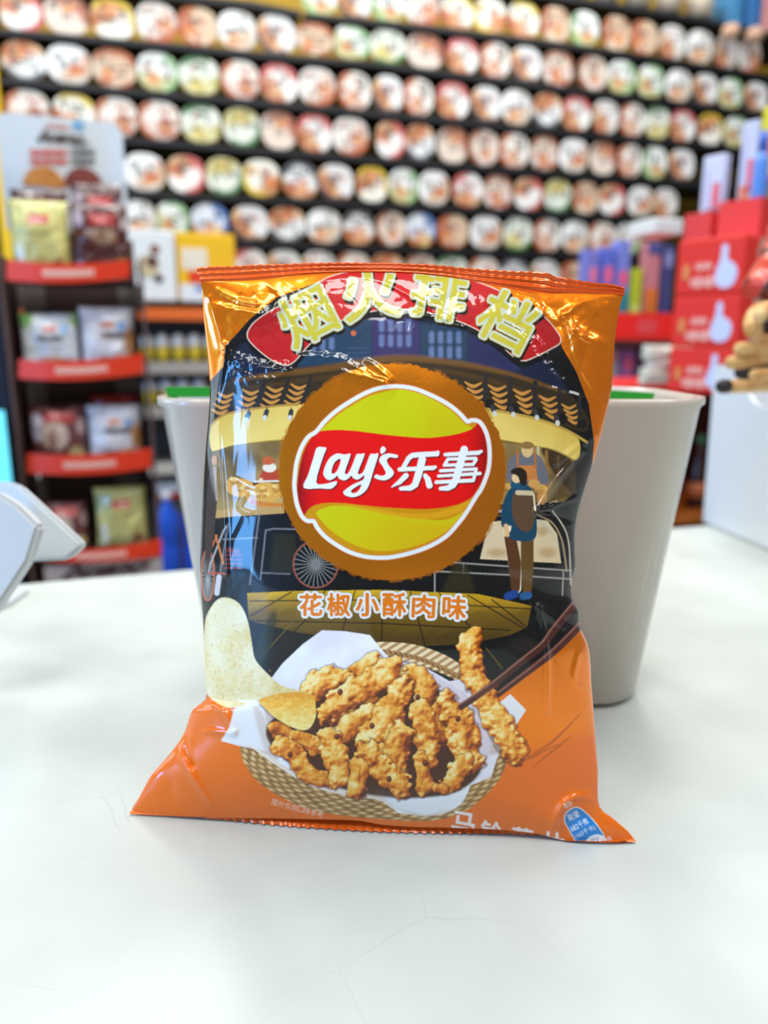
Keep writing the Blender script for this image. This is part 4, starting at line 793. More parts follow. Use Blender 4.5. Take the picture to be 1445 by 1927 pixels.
SD = 1.42                                                # distance of the display front
def SP_(px, py, d=SD): return on_store(px, py, d)
def wpx(p0, p1): return (p1-p0).length
hb = SP_(150, 1085); stand = empty('display_stand', Vector((hb.x, hb.y, FLOORZ)), A, 'cardboard display stand with red shelf fronts and white header, far left', 'display stand')
stM = Matrix.Translation(stand.location) @ Matrix.Rotation(A, 4, 'Z'); stI = stM.inverted()
def SL(px, py, d=SD): return stI @ on_store(px, py, d)
dark_card = mat('brown display card', (104, 80, 76), .6); grey_card = mat('greyish card', (176, 164, 160), .6); red_card = mat('red shelf front', (234, 58, 22), .45)
LX, RX = SL(30, 700).x, SL(268, 700).x; mid = (LX+RX)/2; SW = RX-LX
topz = SL(130, 222).z; HD = SD+.19; hw = SL(236, 300, HD).x - SL(2, 300, HD).x; hx = SL(119, 300, HD).x
hz0, hz1 = SL(119, 372, HD).z, SL(119, 222, HD).z
pts = [(hx-hw/2, hz0-.06), (hx+hw/2, hz0-.06), (hx+hw/2, hz1-.03)] + [(hx+hw/2-.024+.024*math.cos(a), hz1-.024+.024*math.sin(a)) for a in np.linspace(.2, math.pi/2, 6)] + [(hx-hw/2+.018-.018*math.sin(a), hz1-.018+.018*math.cos(a)) for a in np.linspace(0, math.pi/2, 6)]
hd = link('header_board', bm_mesh('header_board', prism_bm(pts, .006)), mat('white header', (222, 232, 238), .5), stand); hd.location = (0, .19, 0); hd['label'] = 'white header board with brown script lettering'
def hput(px, py): q = SL(px, py, SD+.10); return q
def hletter(body, x0_, x1_, y0_, y1_, col, nm, offset=0.0, shear=0.0):
    a_, b_ = SL(x0_, (y0_+y1_)/2, SD+.1885), SL(x1_, (y0_+y1_)/2, SD+.1885); t_, l_ = SL((x0_+x1_)/2, y0_, SD+.1885), SL((x0_+x1_)/2, y1_, SD+.1885)
    c = (a_+b_)/2; lettering(body, b_.x-a_.x, t_.z-l_.z, mat('ink '+nm, col, .5), stand, (c.x, .1885, (t_.z+l_.z)/2), offset, shear)
hletter('kinder', 90, 130, 232, 243, (222, 96, 84), 'red', .01); hletter('bueno', 66, 158, 244, 270, (72, 40, 40), 'brown', .03, .25); hletter('mini', 134, 168, 262, 277, (90, 70, 70), 'grey brown', .01, .2)
q0 = SL(147, 236, SD+.188); box('blue_mark', .018, .001, .014, (q0.x, .188, q0.z), mat('blue mark', (110, 180, 226), .5), stand)
for ln, y_ in enumerate((286, 303)):                      # two lines of small print too blurred to read: a row of strokes each
    bm = bmesh.new()
    for k in range(22):
        if k == 13: continue
        q = SL(58+k*5.6, y_+1.0*(k % 3), SD+.1885); join_bm(bm, box_bm(.0042, .0006, .009+.003*((k*7) % 4)/3, (q.x, .1885, q.z)))
    me = bm_mesh('small_print', bm); o = link('small_print', me, mat('ink red', (222, 96, 84)), stand); me.materials.append(mat('ink grey', (96, 90, 92), .5))
    n6 = 6
    for pi, p_ in enumerate(me.polygons): p_.material_index = 1 if pi//n6 >= 13 else 0
for nm, cx, cy, r_, c in (('biscuit_picture', 84, 352, 39, (222, 150, 70)), ('chocolate_picture', 158, 352, 37, (124, 52, 46))):
    q = SL(cx, cy, SD+.188); rr__ = r_*depth_of(SP_(cx, cy, SD+.1))/F
    prof = [(rr__*math.cos(a), rr__*math.sin(a)) for a in np.linspace(0, math.pi, 16)]
    o = link(nm, bm_mesh(nm, prism_bm([(x, z) for x, z in prof], .001)), mat(nm, c, .5, noise=((196, 120, 44) if 'bis' in nm else (150, 74, 60), 40, 0)), stand); o.location = (q.x, .188, q.z)
bq0, bz_ = SL(20, 1095), SL(285, 1095)
dp_ = .20
box('back_board', SW*1.02, .006, SL(150, 420).z, (mid, dp_, SL(150, 420).z/2), dark_card, stand)
for px_ in (26, 272): q = SL(px_, 700); box('side_board', .004, dp_, SL(150, 480).z, (q.x + (-.006 if px_ < 100 else .006), dp_/2, SL(150, 480).z/2), dark_card, stand)
SHELVES = [((12, 488, 527), (244, 488, 522)), ((35, 676, 712), (270, 664, 702)), ((51, 853, 890), (285, 843, 880)), ((76, 1036, 1054), (304, 1014, 1045))]
for k, (l, r) in enumerate(SHELVES):
    bm = bmesh.new(); prev = None; n_ = 14
    for j in range(n_+1):
        t = j/n_; bow = 4*t*(1-t); x = l[0]+(r[0]-l[0])*t
        y0_ = l[1]+(r[1]-l[1])*t + 8*bow; y1_ = l[2]+(r[2]-l[2])*t + 8*bow
        d = SD - .03*bow; a = SL(x, y0_, d); b = SL(x, y1_, d)
        q = [bm.verts.new(a), bm.verts.new(b), bm.verts.new(b+Vector((0, .003, 0))), bm.verts.new(a+Vector((0, .003, 0)))]
        if prev:
            for i_ in range(4): bm.faces.new((prev[i_], prev[(i_+1) % 4], q[(i_+1) % 4], q[i_]))
        prev = q
    bmesh.ops.recalc_face_normals(bm, faces=bm.faces[:]); o = link('shelf_front', bm_mesh('shelf_front', bm), red_card, stand)
    bm = bmesh.new()
    for j in range(20):
        t = .30+.40*j/19; bow = 4*t*(1-t); x = l[0]+(r[0]-l[0])*t; ym = (l[1]+l[2])/2 + ((r[1]+r[2])/2-(l[1]+l[2])/2)*t + 8*bow; q = SL(x, ym, SD-.03*bow)
        join_bm(bm, box_bm(.0038, .0008, .008+.005*((j*5) % 3)/2, (q.x, q.y-.0006, q.z)))
    link('small_print', bm_mesh('small_print', bm), mat('pale print', (250, 196, 180), .5), o)
    zb = SL(150, (l[2]+r[2])/2 + 4).z; box('shelf_board', SW, dp_-.03, .004, (mid+.0, dp_/2, zb+.004), dark_card, stand)
    q = SL(160, (l[2]+r[2])/2+34, SD+dp_-.008)
    if k < 3: box('shelf_label', SW*.28, .002, .05, (q.x-.1, dp_-.006, q.z), grey_card, stand); box('shelf_label', SW*.25, .002, .05, (q.x+.085, dp_-.006, q.z), grey_card, stand)
q = SL(180, 1090, SD-.004); box('base_front', SW*1.0, .004, .10, (mid+.012, -.0, q.z-.02), grey_card, stand)
hletter2 = SL(180, 1072, SD-.006); lettering('bueno', .16, .03, mat('ink brown', (72, 40, 40)), stand, (mid+.012, -.0035, hletter2.z), .03, .25)
def spx(w_): return w_*depth_of(SP_(150, 600))/F
PO = [(yel, 66, 488, 122, 112, 'yellow biscuit pouch with red label on the top display shelf', 0.0), (brn, 186, 492, 112, 108, 'dark brown biscuit pouch with red label on the top display shelf', 0.0),
      (brn, 60, 440, 110, 84, 'brown biscuit pouch standing behind the yellow top pouch', .06), (brn, 180, 430, 104, 86, 'dark brown pouch behind the front brown pouch, top display shelf', .06),
      (wht, 78, 672, 140, 84, 'white and green pouch at left on the second display shelf', 0.0), (wht2, 212, 668, 112, 90, 'white and orange pouch at right on the second display shelf', 0.0),
      (pnk, 102, 852, 122, 90, 'brown pouch with cream picture at left on the third display shelf', 0.0), (wht2, 218, 850, 126, 88, 'white and tan pouch at right on the third display shelf', 0.0), (redt, 215, 800, 108, 58, 'red topped pouch behind the white pouch, third display shelf', .07),
      (pnk, 118, 1036, 96, 94, 'brown pouch with cream picture on the lowest display shelf', 0.0), (yel, 234, 1028, 128, 112, 'yellow biscuit pouch at right on the lowest display shelf', 0.0)]
for fn, cx, yb, w_, h_, lb, dd in PO:
    k_ = 0 if yb < 500 else 1 if yb < 700 else 2 if yb < 860 else 3; l, r = SHELVES[k_]; zb = SL(150, (l[2]+r[2])/2 + 4).z + .0075
    p_ = SL(cx, yb-h_, SD+.045+dd*.9); W_p = min(spx(w_)*.93, SW*.47); xx_ = min(max(p_.x, LX+W_p/2+.006), RX-W_p/2-.006)
    P = stM @ Vector((xx_, p_.y, zb)); pouch('biscuit_pouch', W_p, p_.z-zb, .045, fn, cx, lb, 'biscuit pouch', 'biscuit pouches on the display stand', P, lean=-.05)
# dark post and the lit screen at the far left edge
q = SP_(18, 800, SD+.06); po = link('post', bm_mesh('post', box_bm(.045, .05, 1.5, (0, 0, .75), .004)), mat('navy post', (22, 34, 56), .4)); po.location = Vector((q.x, q.y, FLOORZ)) + E1*(-.012); po.rotation_euler = (0, 0, A); tag(po, 'dark navy upright post at the left of the display stand', 'post')
q = SP_(-68, 860, SD-.02); sc_ = empty('screen', Vector((q.x, q.y, FLOORZ)), A, 'cyan glowing screen panel at the left edge behind the white stand', 'screen')
box('panel', .14, .008, .13, (0, -.01, SL(0, 842).z), mat('cyan screen', (120, 220, 236), .3, emit=(90, 214, 236), estr=.9), sc_); box('casing', .13, .03, SL(0, 780).z, (0, .012, SL(0, 780).z/2), mat('navy post', (22, 34, 56)), sc_)

# ------------------------------------------------------------------ low shelf of small tubs between the display and the bag
MD = 2.05
m0 = SP_(345, 900, MD); ms = empty('side_shelf', Vector((m0.x, m0.y, FLOORZ)), A, 'grey shelf unit behind the display stand, holding small yellow tubs', 'shelf')
msI = (Matrix.Translation(ms.location) @ Matrix.Rotation(A, 4, 'Z')).inverted()
def ML(px, py, d=MD): return msI @ on_store(px, py, d)
gm = mat('grey shelf', (122, 116, 110), .5)
box('back_board', 1.3, .01, ML(345, 570).z, (.15, .26, ML(345, 570).z/2), mat('dark grey back', (92, 86, 82), .6), ms)
for y_, c in ((582, (236, 110, 40)), (683, (176, 168, 158)), (765, (170, 164, 154)), (872, (206, 200, 186)), (1090, (90, 90, 94))):
    z = ML(330, y_).z; box('shelf', 1.3, .26, .014, (.15, .13, z-.007), gm, ms); o = box('shelf_edge', 1.3, .008, .030, (.15, -.004, z-.012), mat('edge %d' % c[0], c, .5), ms)
for ri, (yb, hh, xs_, nm) in enumerate(((682, 52, (278, 308, 338, 368, 398), 'upper'), (764, 50, (285, 316, 347, 378), 'lower'))):
    for k, x in enumerate(xs_):
        P = on_store(x, yb-1, MD+.05); s = depth_of(P)/F; P.z = FLOORZ + ML(330, yb+1).z + .001
        o = link('snack_tub', bm_mesh('snack_tub', lathe_bm([(11*s, 0), (12.5*s, hh*.55*s)], 18), True), mat('yellow tub', (232, 200, 40), .4)); o.location = P
        tag(o, 'small yellow tub with white domed lid, %s on the %s grey shelf' % (ordinal(k, len(xs_)), nm), 'snack tub', 'small tubs on the grey shelf')
        link('lid', bm_mesh('lid', lathe_bm([(13.5*s, hh*.55*s), (13.5*s, hh*.66*s), (10*s, hh*.9*s), (4*s, hh*s)], 18), True), mat('white tub lid', (240, 240, 238), .35), o)
def carton(name, label, cat, x0_, y0_, x1_, y1_, d, dep, m, yaw=A, bev=.004, group=None):
    P = on_store((x0_+x1_)/2, y1_, d); s = depth_of(P)/F
    o = link(name, bm_mesh(name, box_bm((x1_-x0_)*s*1.03, dep, (y1_-y0_)*s, (0, dep/2, (y1_-y0_)*s/2), bev)), m); o.location = P; o.rotation_euler = (0, 0, yaw); tag(o, label, cat, group); return o, s
o, s = carton('display_carton', 'white display carton with brown picture above the grey shelf', 'carton', 250, 440, 332, 566, MD+.02, .15, mat('white carton', (230, 236, 236), .5))
for x, z, r_, c in ((-8, 62, 20, (206, 190, 150)), (0, 70, 11, (96, 58, 40)), (10, 40, 8, (70, 44, 36)), (6, 92, 9, (140, 84, 60))):
    q_ = link('snack_picture', bm_mesh('snack_picture', lathe_bm([(r_*s, 0), (r_*s, .001)], 20)), mat('pic%d' % c[0], c, .5), o); q_.rotation_euler = (math.pi/2, 0, 0); q_.location = (x*s, -.0003-.0004*(30-r_)/20, z*s)
o, s = carton('display_carton', 'yellow and red display carton above the grey shelf beside the bag', 'carton', 341, 446, 444, 566, MD+.02, .15, mat('yellow carton', (244, 190, 20), .5))
for nm, x, z, w_, h_, c in (('white_panel', -22, 74, 46, 38, (236, 226, 206)), ('red_panel', -4, 42, 60, 20, (232, 52, 24)), ('lower_panel', 0, 14, 100, 30, (226, 234, 240)), ('blue_mark', -14, 22, 16, 10, (60, 110, 190))):
    box(nm, w_*s, .001, h_*s, (x*s, -.0006-(.0006 if 'mark' in nm or nm == 'red_panel' else 0), z*s), mat('cp '+nm, c, .5), o)
for k, (x, w_) in enumerate(((322, 34), (366, 30))):
    P = on_store(x, 1086, MD-.06); s = depth_of(P)/F; o = empty('water_jug', P, 0, 'blue water jug low behind the bin, %s of two' % ('left' if k == 0 else 'right'), 'jug')
    link('body', bm_mesh('body', lathe_bm([(w_*.5*s, 0), (w_*.56*s, 10*s), (w_*.56*s, 60*s), (w_*.5*s, 66*s), (w_*.56*s, 72*s), (w_*.56*s, 120*s), (w_*.22*s, 142*s), (w_*.2*s, 150*s)], 24), True), mat('blue jug', (36, 92, 214), .25), o)
    link('cap', bm_mesh('cap', lathe_bm([(w_*.24*s, 150*s), (w_*.24*s, 162*s)], 18), True), mat('white cap', (230, 232, 236), .4), o)
o, s = carton('carton', 'white and red carton above the blue jugs', 'carton', 300, 908, 350, 940, MD+.02, .1, mat('white carton', (230, 236, 236)))
box('red_band', 50*s, .001, 12*s, (0, -.0006, 8*s), mat('red band', (190, 50, 44), .5), o)
box('riser', .16, .1, ML(325, 942).z-ML(325, 1090).z-.016, (ML(325, 942).x, .08, (ML(325, 942).z+ML(325, 1090).z)/2), mat('dark grey back', (92, 86, 82)), ms)

# ------------------------------------------------------------------ right: red gift boxes, tubes and packs on a side table
GD = 1.22
g0 = SP_(1310, 760, GD); gt = empty('side_table', Vector((g0.x, g0.y, FLOORZ)), A, 'orange wood side table with a red top, carrying the red boxes', 'table')
gtI = (Matrix.Translation(gt.location) @ Matrix.Rotation(A, 4, 'Z')).inverted()
def GL(px, py, d=GD): return gtI @ on_store(px, py, d)
zt_ = GL(1290, 724).z; box('table_top', .66, .36, .018, (.12, .17, zt_-.009), mat('red table top', (216, 44, 36), .4), gt)
zl_ = GL(1300, 962).z; box('lower_shelf', .66, .36, .022, (.12, .17, zl_-.011), mat('orange wood', (206, 116, 36), .45, noise=((170, 84, 20), 14, 0)), gt)
for x in (-.19, .43): box('side_board', .02, .34, zt_-.02, (x, .17, (zt_-.02)/2), mat('orange wood', (206, 116, 36)), gt)
box('back_board', .60, .01, zt_-.03, (.12, .335, (zt_-.03)/2), mat('brown back', (84, 50, 40), .6), gt)
P = on_store(1306, 961, GD+.03); s = depth_of(P)/F; P.z = FLOORZ + zl_ + .001; bt = empty('sauce_bottle', P, 0, 'dark brown bottle on the lower wooden shelf between bin and tub', 'bottle')
link('body', bm_mesh('body', lathe_bm([(15*s, 0), (17*s, 4*s), (17*s, 70*s), (7*s, 96*s), (6.5*s, 120*s)], 24), True), mat('dark bottle', (60, 26, 18), .15), bt); link('cap', bm_mesh('cap', lathe_bm([(8*s, 120*s), (8*s, 134*s)], 18), True), mat('green cap', (70, 130, 90), .4), bt); link('paper_label', bm_mesh('paper_label', lathe_bm([(17.4*s, 20*s), (17.4*s, 48*s)], 24), True), mat('orange label', (196, 110, 60), .5), bt)
redb = mat('red gift box', (232, 40, 26), .6)
GY = math.radians(-50); GA = Vector((math.cos(GY), math.sin(GY), 0)); GB = Vector((-math.sin(GY), math.cos(GY), 0))
def px_of(P): d = P-CAM; return 722.5 + F*d.x/d.dot(FW)
def reach(corner, px):                                   # how far left along the front edge the pixel column px lies
    lo, hi = 0.0, 1.0
    for _ in range(40):
        m = (lo+hi)/2
        if px_of(corner - GA*m) > px: lo = m
        else: hi = m
    return lo
gc = at_depth(1378, 724, 1.16); ztab = gt.location.z + zt_; gcx = Vector((gc.x, gc.y, 0)); gw = reach(Vector((gc.x, gc.y, ztab)), 1254)
gh = [ (at_depth(1378, y1, 1.16).z - at_depth(1378, y0, 1.16).z) for y0, y1 in ((724, 634), (634, 534), (534, 428)) ]
zcur = ztab + .0005
for h_, lb in zip(gh, ('red gift box at the bottom of the stack, half behind pale sachets', 'red gift box in the middle of the stack beside the bag', 'red gift box on top of the stack, level with the bag top')):
    dep = .15; h_ -= .001
    o = link('gift_box', bm_mesh('gift_box', box_bm(gw, dep, h_, (-gw/2, dep/2, h_/2), .003)), redb); o.location = (gcx.x, gcx.y, zcur); o.rotation_euler = (0, 0, GY); tag(o, lb, 'gift box', 'red gift boxes on the side table')
    em = [(-.004, .56), (.008, .55), (.010, .40), (.026, .34), (.034, .24), (.030, .13), (.018, .07), (-.002, .07), (-.014, .14), (-.016, .24), (-.010, .34), (-.006, .42)]
    e = link('emblem', bm_mesh('emblem', prism_bm([(q_[0]*gw/.16, q_[1]*h_*1.5) for q_ in cr(em, True, 4)], .001)), mat('pale blue emblem', (206, 214, 250), .4), o); e.location = (-gw*.30, -.0012, 0)
    bm = bmesh.new()
    for k in range(7): join_bm(bm, box_bm(gw*.04, .001, .010+.004*(k % 3), (-gw*.74+k*gw*.055, -.0008, h_*.22)))
    for k in range(5): join_bm(bm, box_bm(gw*.035, .001, .008+.004*(k % 2), (-gw*.68+k*gw*.05, -.0008, h_*.5)))
    link('lettering', bm_mesh('lettering', bm), mat('pale box print', (250, 190, 180), .5), o)
    box('gold_patch', gw*.09, .001, h_*.26, (-gw*.84, -.0008, h_*.42), mat('gold patch', (224, 140, 70), .4), o)
    sw = [(0.05, 0.004), (.085, 0.004), (.10, h_*.35), (.085, h_*.7), (.10, h_*.98), (.07, h_*.98), (.055, h_*.7), (.068, h_*.35)]
    e = link('silver_swirl', bm_mesh('silver_swirl', prism_bm([(q_[0]*.7, q_[1]) for q_ in sw], .001)), mat('silver swirl', (196, 166, 160), .3), o); e.rotation_euler = (0, 0, math.pi/2); e.location = (.0008, 0, 0)
    zcur += h_ + .001
trays = []
for cpx, cpy, cz, lpx, ty, dp2, lb in ((1338, 429, 1.25, 1284, 398, .07, 'low red tray on the gift box stack, the left one'), (1428, 432, 1.185, 1346, 372, .10, 'taller red tray on the gift box stack at the right')):
    c_ = at_depth(cpx, cpy, cz); w_ = reach(Vector((c_.x, c_.y, zcur)), lpx); h_ = at_depth(cpx, ty, cz).z - zcur
    o = empty('display_tray', (c_.x, c_.y, zcur), GY, lb, 'tray'); rm = mat('red tray', (222, 40, 34), .4); trays.append((Vector((c_.x, c_.y, zcur)), w_, dp2, h_))
    box('front', w_, .003, h_, (-w_/2, .0015, h_/2), rm, o); box('back', w_, .003, h_, (-w_/2, dp2, h_/2), rm, o); box('base', w_-.008, dp2-.004, .003, (-w_/2, dp2/2+.0008, .0025), rm, o)
    for sx in (.0015, w_-.0015): box('side', .003, dp2-.004, h_, (-sx, dp2/2+.0008, h_/2), rm, o)
def pack(x0_, y0_, x1_, y1_, d, c, label, cat, bits=(), dep=.02, cap=None):
    o, s = carton('card_pack' if cat == 'card pack' else cat.replace(' ', '_'), label, cat, x0_, y0_, x1_, y1_, d, dep, mat('pack %d %d %d' % c, c, .4, coat=.2), bev=.003)
    w_, h_ = (x1_-x0_)*s, (y1_-y0_)*s
    for nm, x, z, bw, bh, bc in bits: box(nm, bw*w_, .001, bh*h_, (x*w_, -.0006, z*h_), mat('bit %d %d %d' % bc, bc, .4), o)
    if cap: box('cap', w_*.8, dep*.8, 8*s, (0, dep/2, h_+4*s), mat('pack cap', cap, .4), o)
    return o
RS = ('red_spot', .18, .55, .3, .28, (226, 90, 110))
def tray_pack(tr, t0, t1, ty, c, label, bits):           # a card pack standing in a tray, between shares t0 and t1 of its length
    o0, w_, dp2, h_ = trays[tr]; pw = w_*(t1-t0); P = o0 - GA*(w_*(1-(t0+t1)/2)) + GB*(dp2*.5); P.z = o0.z + .0048
    ph = (650-ty)/F*depth_of(P)*1.0 + CAMH - P.z
    o = link('card_pack', bm_mesh('card_pack', box_bm(pw, .02, ph, (0, .01, ph/2), .003)), mat('pack %d %d %d' % c, c, .4, coat=.2)); o.location = P; o.rotation_euler = (0, 0, GY); tag(o, label, 'card pack')
    for nm, x, z, bw, bh, bc in bits: box(nm, bw*pw, .001, bh*ph, (x*pw, -.0006, z*ph), mat('bit %d %d %d' % bc, bc, .4), o)
tray_pack(0, .12, .94, 308, (206, 212, 240), 'pale lilac card pack with red spot in the low red tray', [RS, ('dark_base', .1, .30, .7, .22, (96, 90, 110)), ('left_print', -.25, .65, .1, .4, (190, 190, 226))])
tray_pack(1, .04, .44, 250, (200, 208, 238), 'tall lilac card pack with orange base in the taller red tray', [RS, ('orange_patch', -.05, .38, .6, .20, (226, 130, 96)), ('dark_base', 0, .26, .6, .16, (110, 96, 110)), ('left_print', -.25, .7, .1, .4, (190, 190, 226))])
tray_pack(1, .48, .96, 222, (222, 212, 40), 'tall yellow card pack at the right edge above the boxes', [('pink_panel', .22, .74, .5, .2, (232, 120, 150)), ('red_panel', -.15, .58, .4, .2, (236, 120, 110)), ('grey_panel', -.1, .34, .7, .2, (120, 110, 120)), ('purple_panel', .05, .46, .5, .06, (170, 90, 190))])
o0, w_, dp2, h_ = trays[1]; P = o0 - GA*(w_*.20) + GB*.016; P.z = o0.z+.0048; hb_ = (650-268)/F*depth_of(P)+CAMH-P.z
bt = empty('slim_bottle', P, 0, 'slim blue bottle in front of the tall yellow card pack', 'bottle'); link('body', bm_mesh('body', lathe_bm([(.010, 0), (.011, .004), (.011, hb_*.72), (.006, hb_*.82)], 18), True), mat('blue bottle', (84, 140, 226), .3), bt); link('cap', bm_mesh('cap', lathe_bm([(.007, hb_*.82), (.007, hb_)], 18), True), mat('blue cap', (60, 100, 200), .3), bt)
o0, w_, dp2, h_ = trays[0]; P = o0 - GA*(w_*.72) + GB*.018; o = link('toy_ball', bm_mesh('toy_ball', lathe_bm([(.001, 0), (.008, .002), (.0125, .013), (.008, .024), (.001, .026)], 20), True), mat('yellow toy', (242, 188, 20), .3)); o.location = P + Vector((0, 0, .02)); tag(o, 'yellow ball toy in the low red tray', 'toy')
carton('carton', 'small white carton left of the red trays', 'carton', 1226, 412, 1290, 440, GD+.06, .08, mat('white carton', (230, 236, 236)))
# tube rack: two red trays of slim tubes and card packs right behind the bag
RD = 1.64; TZ = []
for k, (yt, yb, nm) in enumerate(((590, 640, 'upper'), (742, 800, 'lower'))):
    P = on_store(1180, yb, RD-.02); s = depth_of(P)/F; h_ = (yb-yt)*s; w_ = 204*s; dp2 = .12; TZ.append(P.z)
    o = empty('display_tray', P, A, 'red %s tray of tubes and packs behind the bag' % nm, 'tray'); rm = mat('red tray', (222, 40, 34))
    box('front', w_, .003, h_, (0, .0015, h_/2), rm, o); box('back', w_, .003, h_, (0, dp2, h_/2), rm, o); box('base', w_, dp2-.004, .003, (0, dp2/2+.0008, .0025), rm, o)
    for sx in (-1, 1): box('side', .003, dp2-.004, h_, (sx*(w_/2-.0015), dp2/2+.0008, h_/2), rm, o)
    box('pale_print', w_*.22, .001, h_*.5, (w_*.2, -.0006, h_*.5), mat('tray print', (206, 80, 84), .5), o)
r0 = SP_(1190, 800, RD-.02); rk = empty('side_rack', Vector((r0.x, r0.y, FLOORZ)), A, 'dark narrow rack holding the red trays behind the bag', 'rack'); rkI = (Matrix.Translation(rk.location) @ Matrix.Rotation(A, 4, 'Z')).inverted()
s = depth_of(r0)/F
for yb in (640, 800): z = (rkI @ on_store(1190, yb, RD-.02)).z; box('shelf', 200*s, .16, .012, (0, .07, z-.0085), mat('dark rack', (60, 40, 50), .5), rk)
zb_ = (rkI @ on_store(1190, 640, RD-.02)).z; box('back_board', 200*s, .01, zb_-.015, (0, .155, (zb_-.015)/2), mat('dark rack', (60, 40, 50)), rk)
TB = [(1092, 478, 1121, 636, (116, 130, 214), 'lilac blue card pack, leftmost behind the bag top', 'card pack', [('pink_spot', .1, .72, .5, .16, (226, 130, 170)), ('pale_base', 0, .3, .9, .4, (170, 196, 236))]),
      (1124, 474, 1150, 636, (90, 116, 216), 'blue card pack with pink spot behind the bag corner', 'card pack', [('pink_spot', .0, .7, .6, .18, (232, 110, 150)), ('pale_base', 0, .35, .9, .3, (160, 190, 236))]),
      (1152, 462, 1178, 636, (120, 140, 226), 'pale blue card pack with pink label and teal base', 'card pack', [('pink_label', .0, .62, .6, .14, (236, 90, 130)), ('teal_base', .05, .28, .9, .4, (40, 140, 160))]),
      (1180, 512, 1202, 636, (176, 206, 40), 'lime green slim tube beside the teal card pack', 'slim tube', [('pale_ring', 0, .42, .7, .14, (214, 230, 130))]),
      (1204, 464, 1234, 636, (196, 130, 140), 'pink card pack with orange base behind the bag', 'card pack', [('navy_top', 0, .93, .9, .12, (70, 84, 150)), ('orange_base', 0, .3, .9, .44, (212, 122, 50))]),
      (1236, 470, 1258, 636, (62, 70, 128), 'navy slim tube next to the red boxes', 'slim tube', [('pale_top', 0, .85, .7, .16, (140, 150, 206))]),
      (1128, 662, 1158, 796, (190, 200, 206), 'pale grey card pack in the lower red tray', 'card pack', [('white_base', 0, .3, .8, .3, (226, 230, 232))]),
      (1160, 664, 1188, 796, (150, 130, 206), 'purple card pack with pink label in the lower tray', 'card pack', [('pink_label', 0, .78, .7, .18, (226, 110, 150)), ('orange_base', .1, .42, .7, .3, (216, 140, 60))]),
      (1190, 666, 1216, 796, (84, 74, 110), 'dark violet slim tube in the lower red tray', 'slim tube', [('pale_ring', 0, .7, .7, .1, (150, 130, 190))]),
      (1218, 664, 1242, 796, (60, 56, 84), 'dark navy card pack in the lower tray beside the boxes', 'card pack', [('blue_label', 0, .8, .7, .16, (130, 150, 226))])]
for a_ in TB:
    o = pack(a_[0], a_[1], a_[2], a_[3], RD+.02, a_[4], a_[5], a_[6], a_[7], .03); o.location.z = TZ[0 if a_[3] == 636 else 1] + .0055
# pale sachets heaped on the red table
sac = lambda u_, v_: layers(u_, v_, (214, 222, 206), [('e', 0, .1, .5, .4, (176, 206, 182)), ('r', .1, -.2, .4, .1, (150, 180, 150)), ('e', .75, .3, .25, .4, (232, 234, 226))], 21)
for k, (x, y, w_, h_, lb) in enumerate([(1250, 723, 118, 30, 'pale green sachet at the bottom of the heap on the red table'), (1262, 698, 120, 30, 'pale green sachet in the middle of the heap'), (1256, 676, 118, 26, 'pale cream sachet on top of the heap'), (1316, 716, 60, 26, 'small white sachet at the right of the heap')]):
    P = on_store(x, y, GD-.075); s = depth_of(P)/F
    pouch('sachet', w_*s, h_*s, .05, sac, 30+k, lb, 'sachet', 'pale sachets by the red boxes', P)

# ------------------------------------------------------------------ the snack bag
BAGL = empty('snack_bag', on_z(715, 1556), 0, 'orange foil bag of fried pork flavour crisps standing on the white counter', 'snack bag')
bagI = Matrix.Translation(-BAGL.location)
T_ = [(378, 530), (420, 529), (470, 527), (520, 522), (580, 516), (640, 513), (760, 514), (830, 520), (880, 527), (950, 538), (1010, 547), (1080, 551), (1174, 553)]
B_ = [(243, 1531), (330, 1536), (434, 1539), (514, 1540), (600, 1542), (670, 1544), (720, 1552), (780, 1556), (860, 1558), (950, 1562), (1014, 1570), (1066, 1582), (1135, 1586), (1197, 1584)]
L_ = [(378, 530), (381, 560), (384, 600), (388, 640), (393, 700), (395, 740), (392, 790), (386, 860), (382, 930), (379, 1000), (377, 1060), (378, 1110), (382, 1171), (385, 1232), (387, 1285), (388, 1314), (372, 1328), (360, 1340), (348, 1376), (331, 1404), (303, 1438), (282, 1463), (262, 1500), (243, 1531)]
R_ = [(1174, 553), (1166, 580), (1158, 632), (1154, 690), (1151, 730), (1139, 785), (1125, 841), (1104, 908), (1090, 955), (1083, 990), (1082, 1030), (1083, 1069), (1077, 1094), (1077, 1126), (1089, 1150), (1092, 1180), (1108, 1223), (1113, 1293), (1117, 1340), (1121, 1400), (1125, 1450), (1127, 1515), (1152, 1539), (1180, 1563), (1197, 1584)]
def resample(p, n):
    q = cr(p, False, 10); s = np.concatenate([[0], np.cumsum(np.hypot(*np.diff(q, axis=0).T))]); t = np.linspace(0, s[-1], n)
    return np.stack([np.interp(t, s, q[:, 0]), np.interp(t, s, q[:, 1])], 1)
def resample_y(p, ys):
    q = cr(p, False, 10); return np.interp(ys, np.maximum.accumulate(q[:, 1]) + np.arange(len(q))*1e-6, q[:, 0])
NU, NV = 620, 800
u = np.linspace(0, 1, NU); v = np.linspace(0, 1, NV)
T = resample(T_, NU); B = resample(B_, NU)
Lp = resample(L_, NV); Rp = resample(R_, NV)
U, Vv = np.meshgrid(u, v)
PXY = (1-Vv)[..., None]*T[None] + Vv[..., None]*B[None] + (1-U)[..., None]*Lp[:, None] + U[..., None]*Rp[:, None] \
    - ((1-U)*(1-Vv))[..., None]*T[0] - (U*(1-Vv))[..., None]*T[-1] - ((1-U)*Vv)[..., None]*B[0] - (U*Vv)[..., None]*B[-1]
PX, PY = PXY[..., 0], PXY[..., 1]
